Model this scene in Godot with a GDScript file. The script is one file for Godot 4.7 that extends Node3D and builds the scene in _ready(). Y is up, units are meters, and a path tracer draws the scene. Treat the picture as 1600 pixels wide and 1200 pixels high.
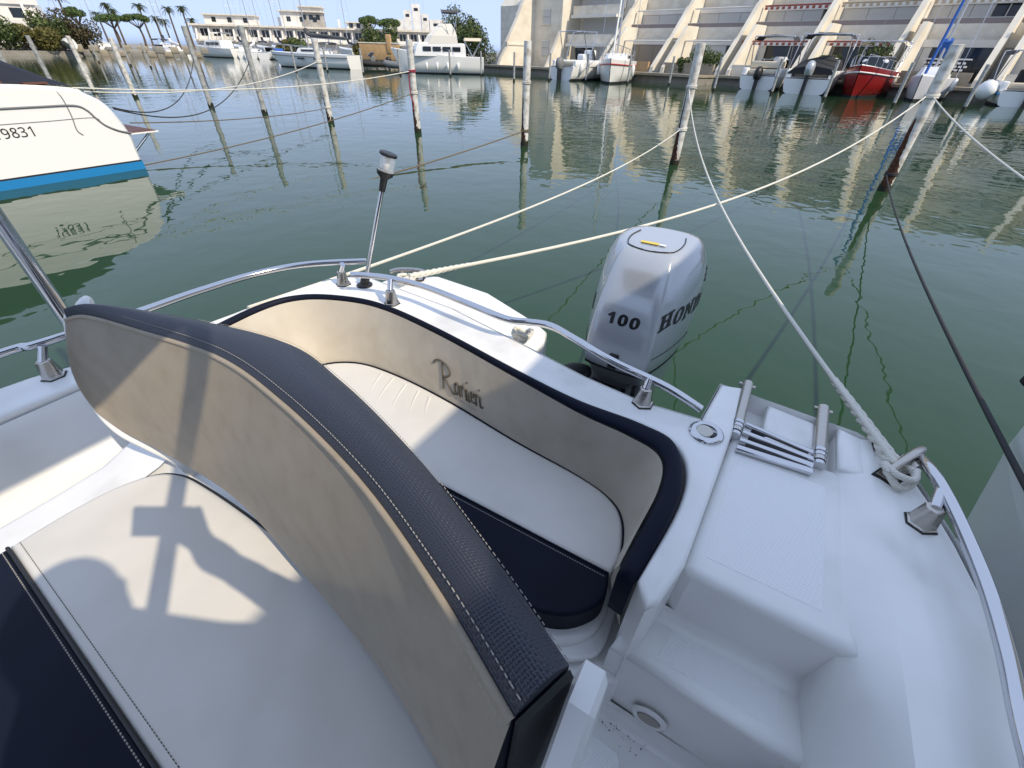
extends Node3D
# Marina seen from the cockpit of a small motorboat. Boat frame: s across, a aft, y up (see b()).
const EYE := Vector3(0, 1.75, 0)
const FPX := 672.0
var IX := Vector3.ZERO
var IY := Vector3.ZERO
var IZ := Vector3.ZERO
const S := Vector3(0.8660254, 0, 0.5)
const A := Vector3(0.5, 0, -0.8660254)
var M := {}
var used := {}
var rng := RandomNumberGenerator.new()

func _ready():
	rng.seed = 7
	# ---- camera
	var d := Vector3(-22, 870, FPX).normalized()
	var fh := (Vector3(0, 0, 1) - d * d.z).normalized()
	var rt := d.cross(fh)
	if rt.x < 0: rt = -rt
	IX = Vector3(rt.x, -d.x, -fh.x); IY = Vector3(rt.y, -d.y, -fh.y); IZ = Vector3(rt.z, -d.z, -fh.z)
	var cam := Camera3D.new(); cam.name = "camera"
	cam.transform = Transform3D(Basis(IX, -IY, -IZ), EYE)
	cam.fov = rad_to_deg(2.0 * atan(600.0 / FPX)); cam.near = 0.02; cam.far = 1500.0
	add_child(cam); cam.current = true
	# ---- sky, air and sun
	var env := Environment.new()
	env.background_mode = Environment.BG_SKY
	var sky := Sky.new(); var sm := ProceduralSkyMaterial.new()
	sm.sky_top_color = Color(0.59, 0.648, 0.755); sm.sky_horizon_color = Color(0.605, 0.672, 0.785); sm.sky_curve = 0.12
	sm.ground_bottom_color = Color(0.16, 0.22, 0.22); sm.ground_horizon_color = Color(0.605, 0.672, 0.785); sm.ground_curve = 0.05
	sm.sky_energy_multiplier = 1.4; sm.sun_angle_max = 0.0
	sky.sky_material = sm; env.sky = sky
	env.tonemap_mode = Environment.TONE_MAPPER_LINEAR
	env.tonemap_exposure = 0.95
	env.sdfgi_enabled = true; env.ssao_enabled = true; env.ssil_enabled = true
	var we := WorldEnvironment.new(); we.name = "world_environment"; we.environment = env; add_child(we)
	var sun := DirectionalLight3D.new(); sun.name = "sun"
	sun.light_color = Color(1.0, 0.94, 0.84); sun.light_energy = 1.4; sun.light_angular_distance = 0.5; sun.shadow_enabled = true
	add_child(sun); sun.look_at_from_position(Vector3.ZERO, ray(265, 810), Vector3.UP)
	materials()
	water()
	own_boat()
	helm_bench()
	outboard_engine()
	boat_fittings()
	t_top()
	neighbours()
	posts_and_ropes()
	shore()
	photographer()

# ---------------------------------------------------------------- pixels to places
func ray(x, y) -> Vector3: return IX * (x - 800.0) + IY * (y - 600.0) + IZ * FPX
func at(x, y, h := 0.0) -> Vector3:
	var v := ray(x, y); return EYE + v * ((h - EYE.y) / v.y)
func far_at(x, dist, h := 0.0) -> Vector3:          # on the bearing of picture column x (at eye level), at a distance
	var v := ray(x, 81.0 + (x - 800.0) * 0.0253); v.y = 0; v = v.normalized() * dist; return Vector3(v.x, h, v.z)
func b(s, a, y) -> Vector3: return Vector3(s, y, -a)    # boat frame, for nodes turned by BOAT_TURN
func w(s, a, y) -> Vector3: return S * s + A * a + Vector3(0, y, 0)
func onside(x, y, s) -> Vector3:                     # where a picture ray meets the upright plane at s
	var v := ray(x, y); return EYE + v * ((s - EYE.dot(S)) / v.dot(S))

# ---------------------------------------------------------------- scene helpers
func numbered(n: String) -> String:
	if not used.has(n): used[n] = 0; return n
	used[n] += 1; return "%s_%03d" % [n, used[n]]
func tag(o, label, category := "", group := ""):
	if label != "": o.set_meta("label", label)
	if category != "": o.set_meta("category", category)
	if group != "": o.set_meta("group", group)
	return o
func thing(called: String, label: String, category: String, at_ := Vector3.ZERO, turn := 0.0, group := "") -> Node3D:
	var o := Node3D.new(); o.name = numbered(called); add_child(o); o.position = at_; o.rotation.y = turn
	tag(o, label, category, group); return o
func put(st: SurfaceTool, called: String, mat, parent: Node = null) -> MeshInstance3D:
	st.generate_normals(); st.index()
	var o := MeshInstance3D.new(); o.mesh = st.commit(); o.material_override = mat
	if parent == null: o.name = numbered(called); add_child(o)
	else: o.name = called; parent.add_child(o, true)
	return o
func mesh(m: Mesh, called: String, mat, parent: Node) -> MeshInstance3D:
	var o := MeshInstance3D.new(); o.mesh = m; o.material_override = mat; o.name = called; parent.add_child(o, true); return o
func structure(st, called, mat):
	var o = put(st, called, mat); o.set_meta("kind", "structure"); return o
func T() -> SurfaceTool:
	var st := SurfaceTool.new(); st.begin(Mesh.PRIMITIVE_TRIANGLES); return st
func tri(st, p, q, r, g := -1):
	st.set_smooth_group(g)
	for v in [p, q, r]:
		st.set_uv(Vector2(v.x + v.y * 0.5, v.z + v.y * 0.5)); st.set_uv2(Vector2(v.x, v.z)); st.add_vertex(v)
func quad(st, p, q, r, t, g := -1): tri(st, p, q, r, g); tri(st, p, r, t, g)
func loft(st: SurfaceTool, rings: Array, closed := false, g := 1, flip := false):
	# rings of equal count; uv in metres (u round the ring, v along)
	var n: int = rings[0].size()
	var v0 := 0.0
	for i in rings.size() - 1:
		var ra = rings[i]; var rb = rings[i + 1]
		var v1: float = v0 + ra[n / 2].distance_to(rb[n / 2])
		var ua := 0.0; var ub := 0.0
		for j in (n if closed else n - 1):
			var k := (j + 1) % n
			var ua1: float = ua + ra[j].distance_to(ra[k]); var ub1: float = ub + rb[j].distance_to(rb[k])
			var c = [[ra[j], Vector2(ua, v0)], [ra[k], Vector2(ua1, v0)], [rb[k], Vector2(ub1, v1)], [rb[j], Vector2(ub, v1)]]
			st.set_smooth_group(g)
			for q in ([0, 2, 1, 0, 3, 2] if flip else [0, 1, 2, 0, 2, 3]):
				st.set_uv(c[q][1]); st.set_uv2(c[q][1]); st.add_vertex(c[q][0])
			ua = ua1; ub = ub1
		v0 = v1
func fan(st, ring: Array, flip := false):
	var c := Vector3.ZERO
	for p in ring: c += p
	c /= ring.size()
	for j in ring.size():
		if flip: tri(st, c, ring[(j + 1) % ring.size()], ring[j])
		else: tri(st, c, ring[j], ring[(j + 1) % ring.size()])
func tube(st, pts: Array, r, n := 10, caps := true, r_end := -1.0):
	var rings := []; var up := Vector3.ZERO
	for i in pts.size():
		var t: Vector3 = (pts[mini(i + 1, pts.size() - 1)] - pts[maxi(i - 1, 0)]).normalized()
		if i == 0: up = t.cross(Vector3.UP if absf(t.y) < 0.9 else Vector3.RIGHT).normalized()
		else: up = (up - t * up.dot(t)).normalized()
		var sd := t.cross(up); var ring := []
		var rr: float = r if r_end < 0 else lerpf(r, r_end, float(i) / (pts.size() - 1))
		for j in n: ring.append(pts[i] + (up * cos(TAU * j / n) + sd * sin(TAU * j / n)) * rr)
		rings.append(ring)
	loft(st, rings, true)
	if caps: fan(st, rings[0], true); fan(st, rings[-1])
func curve(pts: Array, per := 8) -> Array:             # Catmull-Rom through points
	var out := []
	for i in pts.size() - 1:
		var p0 = pts[maxi(i - 1, 0)]; var p1 = pts[i]; var p2 = pts[i + 1]; var p3 = pts[mini(i + 2, pts.size() - 1)]
		for k in per:
			var t := float(k) / per
			out.append(0.5 * ((2.0 * p1) + (p2 - p0) * t + (2.0 * p0 - 5.0 * p1 + 4.0 * p2 - p3) * t * t + (3.0 * p1 - p0 - 3.0 * p2 + p3) * t * t * t))
	out.append(pts[-1]); return out
func ring_curve(pts: Array, per := 6) -> Array:        # closed Catmull-Rom
	var out := []; var n := pts.size()
	for i in n:
		var p0 = pts[(i - 1 + n) % n]; var p1 = pts[i]; var p2 = pts[(i + 1) % n]; var p3 = pts[(i + 2) % n]
		for k in per:
			var t := float(k) / per
			out.append(0.5 * ((2.0 * p1) + (p2 - p0) * t + (2.0 * p0 - 5.0 * p1 + 4.0 * p2 - p3) * t * t + (3.0 * p1 - p0 - 3.0 * p2 + p3) * t * t * t))
	return out
func inset(poly: PackedVector2Array, e: float) -> PackedVector2Array:   # moves each corner inwards
	var out := PackedVector2Array(); var n := poly.size()
	var sgn := -1.0 if Geometry2D.is_polygon_clockwise(poly) else 1.0
	for i in n:
		var d0 := (poly[i] - poly[(i - 1 + n) % n]).normalized(); var d1 := (poly[(i + 1) % n] - poly[i]).normalized()
		var n0 := Vector2(-d0.y, d0.x); var n1 := Vector2(-d1.y, d1.x); var m := n0 + n1
		m = m / maxf(m.dot(n1), 0.35) if m.length() > 0.05 else n1
		out.append(poly[i] + m * e * sgn)
	return out
func slab(st, poly2: Array, y0: float, y1: float, bev := 0.0, under := false, crown := 0.0):
	# an upright prism over a plan polygon of (s, a) with a rounded upper edge, in the boat frame
	var poly := PackedVector2Array(poly2); var rings := []
	var up := func(pl, y):
		var r := []
		for p in pl: r.append(Vector3(p.x, y, -p.y))
		return r
	rings.append(up.call(poly, y0))
	if bev > 0.0:
		for k in 5:
			var t := PI / 2 * k / 4.0
			rings.append(up.call(inset(poly, bev * (1.0 - cos(t))), y1 - bev + bev * sin(t)))
	else: rings.append(up.call(poly, y1))
	var cw := Geometry2D.is_polygon_clockwise(poly)
	if bev > 0.0:
		loft(st, [rings[0], rings[1]], true, -1, cw)
		for k in 4: loft(st, [rings[1 + k], rings[2 + k]], true, 2, cw)
	else: loft(st, rings, true, -1, cw)
	cap(st, inset(poly, bev), y1, 2 if bev > 0.0 else -1, crown)
	if under: cap(st, poly, y0, -1)
func cap(st, poly: PackedVector2Array, y: float, g := -1, _crown := 0.0):
	var ix := Geometry2D.triangulate_polygon(poly)
	for k in range(0, ix.size(), 3):
		var p := poly[ix[k]]; var q := poly[ix[k + 1]]; var r := poly[ix[k + 2]]
		tri(st, Vector3(p.x, y, -p.y), Vector3(q.x, y, -q.y), Vector3(r.x, y, -r.y), g)
func box(st, c: Vector3, size: Vector3, turn := Basis.IDENTITY, bev := 0.0):
	var h := size / 2; var x := turn.x; var y := turn.y; var z := turn.z
	if bev <= 0.0:
		var f := func(i, j, k): return c + x * h.x * i + y * h.y * j + z * h.z * k
		for e in [[[1,-1,-1],[1,1,-1],[1,1,1],[1,-1,1]], [[-1,-1,1],[-1,1,1],[-1,1,-1],[-1,-1,-1]], [[-1,1,-1],[-1,1,1],[1,1,1],[1,1,-1]], [[-1,-1,1],[-1,-1,-1],[1,-1,-1],[1,-1,1]], [[-1,-1,1],[1,-1,1],[1,1,1],[-1,1,1]], [[1,-1,-1],[-1,-1,-1],[-1,1,-1],[1,1,-1]]]:
			quad(st, f.call(e[0][0], e[0][1], e[0][2]), f.call(e[1][0], e[1][1], e[1][2]), f.call(e[2][0], e[2][1], e[2][2]), f.call(e[3][0], e[3][1], e[3][2]))
		return
	var rings := []                                     # a rounded box: rounded-rectangle rings along y
	for lv in [[-h.y, bev], [-h.y + bev * 0.3, bev * 0.3], [-h.y + bev, 0.0], [h.y - bev, 0.0], [h.y - bev * 0.3, bev * 0.3], [h.y, bev]]:
		var ring := []
		for cr in 4:
			var cx: float = (h.x - bev) * [1, -1, -1, 1][cr]; var cz: float = (h.z - bev) * [1, 1, -1, -1][cr]
			for k in 4:
				var an := PI / 2 * (cr + k / 3.0); var rr: float = bev - lv[1]
				ring.append(c + x * (cx + cos(an) * rr) + y * lv[0] + z * (cz + sin(an) * rr))
		rings.append(ring)
	loft(st, rings, true, 1, true); fan(st, rings[0], false); fan(st, rings[-1], true)
func lathe(st, base: Vector3, prof: Array, n := 16, axis := Vector3.UP):
	var u := axis.cross(Vector3.RIGHT if absf(axis.x) < 0.9 else Vector3.FORWARD).normalized(); var v := axis.cross(u); var rings := []
	for p in prof:
		var ring := []
		for j in n: ring.append(base + axis * p[1] + (u * cos(TAU * j / n) + v * sin(TAU * j / n)) * maxf(p[0], 0.0005))
		rings.append(ring)
	for i in rings.size() - 1: loft(st, [rings[i], rings[i + 1]], true, 3 + i if prof[i].size() > 2 else 1)
	fan(st, rings[0], true); fan(st, rings[-1])
func lettering(text: String, height: float, place: Callable, mat, parent, serif := false, italic := false, weight := 700, called := "lettering", squash := 1.0) -> MeshInstance3D:
	# flat letters laid on a surface: place(x, y) gives the point for a point of the text, in metres from its left foot
	var f := SystemFont.new(); f.font_names = PackedStringArray(["Droid Serif" if serif else "Droid Sans"]); f.font_weight = weight; f.font_italic = italic
	var fv := FontVariation.new(); fv.base_font = f; fv.variation_embolden = 0.0; fv.spacing_glyph = 4 if weight > 700 else 0
	if italic: fv.variation_transform = Transform2D(Vector2(1, 0.0), Vector2(0.18, 1), Vector2.ZERO)
	var tm := TextMesh.new(); tm.text = text; tm.font = fv; tm.font_size = 48; tm.pixel_size = 0.01; tm.depth = 0.0; tm.curve_step = 1.0
	tm.horizontal_alignment = HORIZONTAL_ALIGNMENT_LEFT
	var ar := tm.get_mesh_arrays(); var vs: PackedVector3Array = ar[Mesh.ARRAY_VERTEX]; var ix: PackedInt32Array = ar[Mesh.ARRAY_INDEX]
	var lo := Vector2(1e9, 1e9); var hi := -lo
	for v in vs: lo = Vector2(minf(lo.x, v.x), minf(lo.y, v.y)); hi = Vector2(maxf(hi.x, v.x), maxf(hi.y, v.y))
	var k := height / maxf(hi.y - lo.y, 0.001)
	var st := T()
	for i in (ix.size() if ix.size() > 0 else vs.size()):
		var v := vs[ix[i]] if ix.size() > 0 else vs[i]
		st.set_smooth_group(-1); st.add_vertex(place.call((v.x - lo.x) * k * squash, (v.y - lo.y) * k))
	if weight > 700:                                     # heavy letters: the same strokes again, set a little to each side
		for sh in [[0.03, 0.0], [-0.03, 0.0], [0.0, 0.025], [0.0, -0.025], [0.055, 0.0]]:
			for i in (ix.size() if ix.size() > 0 else vs.size()):
				var v := vs[ix[i]] if ix.size() > 0 else vs[i]
				st.set_smooth_group(-1); st.add_vertex(place.call((v.x - lo.x) * k * squash + sh[0] * height, (v.y - lo.y) * k + sh[1] * height))
	return put(st, called, mat, parent)

# ---------------------------------------------------------------- materials
func noise_tex(freq: float, octaves: int, ramp: Array, size := 512, seed_ := 1, normal := false, strength := 8.0, cellular := false) -> NoiseTexture2D:
	var nz := FastNoiseLite.new(); nz.seed = seed_; nz.frequency = freq; nz.fractal_octaves = octaves
	nz.noise_type = FastNoiseLite.TYPE_CELLULAR if cellular else FastNoiseLite.TYPE_SIMPLEX_SMOOTH
	var t := NoiseTexture2D.new(); t.width = size; t.height = size; t.seamless = true; t.noise = nz
	if normal: t.as_normal_map = true; t.bump_strength = strength
	elif ramp.size() > 0:
		var gr := Gradient.new(); gr.offsets = PackedFloat32Array(); gr.colors = PackedColorArray()
		var offs := PackedFloat32Array(); var cols := PackedColorArray()
		for i in ramp.size(): offs.append(float(i) / (ramp.size() - 1)); cols.append(ramp[i])
		gr.offsets = offs; gr.colors = cols; t.color_ramp = gr
	return t
func relief(size: int, f: Callable, strength := 4.0) -> ImageTexture:     # a tiling normal map from a height function of (u, v)
	var img := Image.create(size, size, false, Image.FORMAT_RGB8)
	var h := PackedFloat32Array(); h.resize(size * size)
	for y in size:
		for x in size: h[y * size + x] = f.call(float(x) / size, float(y) / size)
	for y in size:
		for x in size:
			var dx := (h[y * size + (x + 1) % size] - h[y * size + (x - 1 + size) % size]) * strength
			var dy := (h[((y + 1) % size) * size + x] - h[((y - 1 + size) % size) * size + x]) * strength
			var n := Vector3(-dx, dy, 1).normalized()
			img.set_pixel(x, y, Color(n.x * 0.5 + 0.5, n.y * 0.5 + 0.5, n.z * 0.5 + 0.5))
	return ImageTexture.create_from_image(img)
func lin(r, g, bl) -> Color: return Color(r, g, bl).linear_to_srgb()
func mat(c: Color, rough: float, metal := 0.0, spec := 0.5) -> StandardMaterial3D:
	var m := StandardMaterial3D.new(); m.albedo_color = c; m.roughness = rough; m.metallic = metal; m.metallic_specular = spec; return m
func tri_tex(m: StandardMaterial3D, tex, scale: float):
	m.albedo_texture = tex; m.uv1_triplanar = true; m.uv1_world_triplanar = true; m.uv1_scale = Vector3.ONE * scale; return m
func nmap(m: StandardMaterial3D, tex, k: float, scale := Vector3.ZERO):
	m.normal_enabled = true; m.normal_texture = tex; m.normal_scale = k
	if scale != Vector3.ZERO: m.uv1_scale = scale
	return m
func materials():
	var soft = noise_tex(0.006, 5, [Color(0.86, 0.855, 0.84), Color(0.96, 0.958, 0.95), Color(0.99, 0.99, 0.985), Color(1, 1, 1)], 512, 3)
	var blotch = noise_tex(0.012, 5, [Color(0.84, 0.82, 0.79), Color(0.95, 0.94, 0.925), Color(1, 1, 1)], 512, 5)
	var stain = noise_tex(0.004, 6, [Color(0.80, 0.75, 0.66), Color(0.93, 0.91, 0.87), Color(1, 1, 1), Color(1, 1, 1)], 512, 9)
	var fine_n = noise_tex(0.12, 3, [], 512, 11, true, 6.0)
	var pebble_n = noise_tex(0.09, 2, [], 512, 12, true, 10.0, true)
	M.gel = tri_tex(mat(lin(0.87, 0.87, 0.86), 0.24), soft, 0.7)
	M.grip = tri_tex(mat(lin(0.84, 0.84, 0.835), 0.42), stain, 0.8)
	nmap(M.grip, relief(64, func(u, v): return pow(absf(sin(TAU * (u + v)) * sin(TAU * (u - v))), 0.6), 1.2), 0.8, Vector3.ONE * 45.0)
	M.grip.albedo_texture = null
	var pucker = noise_tex(0.006, 3, [], 512, 14, true, 24.0)
	M.seat = nmap(tri_tex(mat(lin(0.70, 0.675, 0.625), 0.48, 0.0, 0.4), noise_tex(0.006, 5, [Color(0.95, 0.948, 0.94), Color(0.985, 0.983, 0.98), Color(1, 1, 1)], 512, 6), 1.1), pucker, 0.10)
	M.beige = mat(lin(0.52, 0.475, 0.40), 0.55, 0.0, 0.4)
	M.beige.albedo_texture = noise_tex(0.007, 5, [Color(0.92, 0.905, 0.88), Color(0.97, 0.965, 0.955), Color(1, 1, 1)], 512, 21); nmap(M.beige, pucker, 0.12)
	M.beige.uv1_triplanar = true; M.beige.uv1_scale = Vector3.ONE * 2.0
	M.beige_weave = mat(lin(0.37, 0.32, 0.25), 0.55, 0.0, 0.4)
	M.beige_weave.detail_enabled = true; M.beige_weave.detail_blend_mode = BaseMaterial3D.BLEND_MODE_MUL; M.beige_weave.detail_uv_layer = BaseMaterial3D.DETAIL_UV_2; M.beige_weave.uv2_scale = Vector3(1.3, 1.3, 1)
	M.beige_weave.detail_albedo = noise_tex(0.009, 6, [Color(0.93, 0.92, 0.90), Color(0.97, 0.963, 0.955), Color(0.99, 0.985, 0.98), Color(1, 1, 1)], 1024, 23)
	M.navy = tri_tex(mat(lin(0.008, 0.011, 0.024), 0.5, 0.0, 0.22), soft, 1.5)
	var weave := relief(128, func(u, v):
		var cx = int(floor(u * 8.0)); var cy = int(floor(v * 8.0)); var fx = u * 8.0 - cx; var fy = v * 8.0 - cy
		return (sin(fx * PI) * (0.6 + 0.4 * sin(fy * PI)) if (cx + cy) % 2 == 0 else sin(fy * PI) * (0.6 + 0.4 * sin(fx * PI))), 2.2)
	M.navy_weave = nmap(mat(lin(0.026, 0.031, 0.047), 0.34, 0.0, 0.5), weave, 0.75, Vector3(27, 27, 1))
	nmap(M.beige_weave, weave, 0.35); M.beige_weave.uv1_scale = Vector3(40, 40, 1); M.beige_weave.albedo_texture = null
	M.thread = mat(lin(0.42, 0.40, 0.36), 0.7)
	M.thread_dark = mat(lin(0.10, 0.085, 0.065), 0.7)
	M.steel = mat(Color(0.80, 0.80, 0.81), 0.1, 1.0)
	M.cast = mat(Color(0.74, 0.72, 0.69), 0.24, 1.0); nmap(M.cast, fine_n, 0.25, Vector3.ONE * 6.0); M.cast.uv1_triplanar = true
	M.black = mat(lin(0.012, 0.012, 0.013), 0.45)
	M.rubber = mat(lin(0.02, 0.02, 0.02), 0.7)
	M.hole = mat(lin(0.05, 0.045, 0.04), 0.8); M.drain = mat(lin(0.35, 0.33, 0.29), 0.6)
	M.engine = mat(lin(0.45, 0.47, 0.49), 0.24, 0.35); M.engine.clearcoat_enabled = true; M.engine.clearcoat = 0.8; M.engine.clearcoat_roughness = 0.04
	M.ink = mat(lin(0.015, 0.015, 0.016), 0.4)
	M.yellow = mat(lin(0.75, 0.55, 0.06), 0.5)
	M.white_print = mat(lin(0.75, 0.75, 0.75), 0.5)
	M.clear = mat(Color(0.9, 0.92, 0.93, 0.28), 0.05); M.clear.transparency = BaseMaterial3D.TRANSPARENCY_ALPHA
	var strand := relief(64, func(u, v): return absf(sin(PI * (u * 2.0 + v * 2.0))), 3.0)
	M.rope = nmap(mat(lin(0.70, 0.68, 0.60), 0.85), strand, 1.0, Vector3(60, 60, 1))
	M.rope_old = nmap(mat(lin(0.15, 0.12, 0.08), 0.9), strand, 1.0, Vector3(60, 60, 1))
	M.rope_dark = nmap(mat(lin(0.035, 0.035, 0.037), 0.85), strand, 1.0, Vector3(60, 60, 1))
	M.rope_red = mat(lin(0.28, 0.03, 0.05), 0.85)
	# post paint: white over bare, weedy steel below
	M.post = tri_tex(mat(lin(0.74, 0.74, 0.72), 0.45), noise_tex(0.02, 5, [Color(0.62, 0.58, 0.52), Color(0.9, 0.89, 0.87), Color(1, 1, 1)], 512, 31), 0.6)
	M.post_grey = tri_tex(mat(lin(0.42, 0.43, 0.43), 0.5), noise_tex(0.02, 5, [Color(0.6, 0.6, 0.58), Color(0.9, 0.9, 0.89), Color(1, 1, 1)], 512, 32), 0.6)
	M.rust = tri_tex(mat(lin(0.16, 0.065, 0.03), 0.9), noise_tex(0.03, 5, [Color(0.25, 0.25, 0.25), Color(0.7, 0.65, 0.6), Color(1, 1, 1)], 512, 33), 1.5)
	M.weed = tri_tex(mat(lin(0.035, 0.04, 0.018), 0.9), noise_tex(0.05, 4, [Color(0.3, 0.3, 0.3), Color(1, 1, 1)], 256, 34), 2.0)
	# water
	M.water = mat(lin(0.020, 0.052, 0.023), 0.012, 0.0, 0.36)
	nmap(M.water, noise_tex(0.013, 3, [], 1024, 41, true, 60.0), 0.007, Vector3(1.0 / 9.0, 1.0 / 9.0, 1))
	# buildings and land
	M.cream = tri_tex(mat(lin(0.80, 0.755, 0.65), 0.85), blotch, 0.09)
	M.cream_rough = tri_tex(mat(lin(0.79, 0.75, 0.655), 0.9), blotch, 0.2)
	M.white_wall = tri_tex(mat(lin(0.84, 0.83, 0.80), 0.85), blotch, 0.06)
	M.stone = tri_tex(mat(lin(0.36, 0.32, 0.25), 0.9), blotch, 0.25)
	M.ochre = tri_tex(mat(lin(0.50, 0.33, 0.17), 0.9), blotch, 0.25)
	M.concrete = tri_tex(mat(lin(0.30, 0.29, 0.26), 0.9), blotch, 0.3)
	M.shutter = mat(lin(0.52, 0.52, 0.50), 0.6)
	M.shutter_brown = mat(lin(0.24, 0.21, 0.17), 0.6)
	M.tinted = mat(lin(0.24, 0.19, 0.17), 0.15)
	M.pane = mat(lin(0.015, 0.02, 0.025), 0.06)
	M.dark = mat(lin(0.02, 0.02, 0.02), 0.8)
	M.awning_red = mat(lin(0.30, 0.075, 0.055), 0.8); M.awning_white = mat(lin(0.72, 0.69, 0.62), 0.8); M.awning_tan = mat(lin(0.45, 0.36, 0.24), 0.8)
	M.boat_white = mat(lin(0.78, 0.78, 0.76), 0.3); M.boat_red = mat(lin(0.22, 0.012, 0.012), 0.25); M.boat_lilac = mat(lin(0.62, 0.62, 0.66), 0.3)
	M.boat_grey = mat(lin(0.16, 0.165, 0.17), 0.6); M.canvas = mat(lin(0.018, 0.019, 0.022), 0.85); M.canvas_navy = mat(lin(0.012, 0.016, 0.03), 0.85)
	M.canvas_grey = mat(lin(0.07, 0.075, 0.08), 0.85); M.canvas_cream = mat(lin(0.62, 0.55, 0.42), 0.85); M.canvas_blue = mat(lin(0.02, 0.10, 0.38), 0.8)
	M.stripe_red = mat(lin(0.42, 0.03, 0.03), 0.4); M.stripe_blue = mat(lin(0.012, 0.19, 0.45), 0.4); M.teak = mat(lin(0.13, 0.045, 0.025), 0.5)
	M.antifoul = mat(lin(0.012, 0.013, 0.02), 0.8); M.mast = mat(Color(0.75, 0.75, 0.75), 0.35, 0.6)
	M.leaf = mat(lin(0.055, 0.085, 0.025), 0.8); M.leaf.vertex_color_use_as_albedo = true; M.leaf.albedo_color = Color.WHITE; M.leaf.backlight_enabled = true; M.leaf.backlight = Color(0.25, 0.3, 0.1)
	M.bark = tri_tex(mat(lin(0.12, 0.09, 0.065), 0.95), blotch, 0.8)
	M.skin = mat(lin(0.45, 0.26, 0.18), 0.5); M.shirt = mat(lin(0.07, 0.09, 0.14), 0.9); M.shorts = mat(lin(0.10, 0.10, 0.10), 0.9); M.hair = mat(lin(0.03, 0.02, 0.015), 0.6)

# ---------------------------------------------------------------- water
func water():
	var st := T(); var rings := []
	var nz := FastNoiseLite.new(); nz.seed = 4; nz.frequency = 0.55; nz.fractal_octaves = 2
	var radii := [0.05]
	while radii[-1] < 60.0: radii.append(radii[-1] + maxf(0.10, radii[-1] * 0.011))
	radii.append_array([66.0, 75.0, 90.0, 115.0, 160.0, 260.0, 500.0, 900.0])
	var cols := 420
	for r in radii:
		var ring := []
		for j in cols:
			var an := TAU * j / cols
			var q := float(j) / cols                         # finer towards the view
			an = -PI / 2 + (q - 0.5) * TAU * (0.30 + 0.70 * pow(absf(2 * q - 1), 3.0))
			var p := Vector3(cos(an) * r, 0, sin(an) * r)
			var k := (0.15 + 0.85 * smoothstep(6.0, 20.0, r)) * (1.0 - smoothstep(45.0, 60.0, r))
			p.y = nz.get_noise_2d(p.x * 1.0, p.z * 1.7) * 0.0040 * k + nz.get_noise_2d(p.x * 4.1 + 50, p.z * 4.9) * 0.0007 * k
			ring.append(p)
		rings.append(ring)
	for i in rings.size() - 1:
		for j in cols:
			var k := (j + 1) % cols
			st.set_smooth_group(1)
			for p in [rings[i][j], rings[i + 1][k], rings[i][k], rings[i][j], rings[i + 1][j], rings[i + 1][k]]:
				st.set_uv(Vector2(p.x + p.z * 0.21, p.z - p.x * 0.21)); st.add_vertex(p)
	st.generate_normals(); st.generate_tangents()
	var o := MeshInstance3D.new(); o.mesh = st.commit(); o.material_override = M.water; o.name = "water"; o.set_meta("kind", "structure"); add_child(o)

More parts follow.
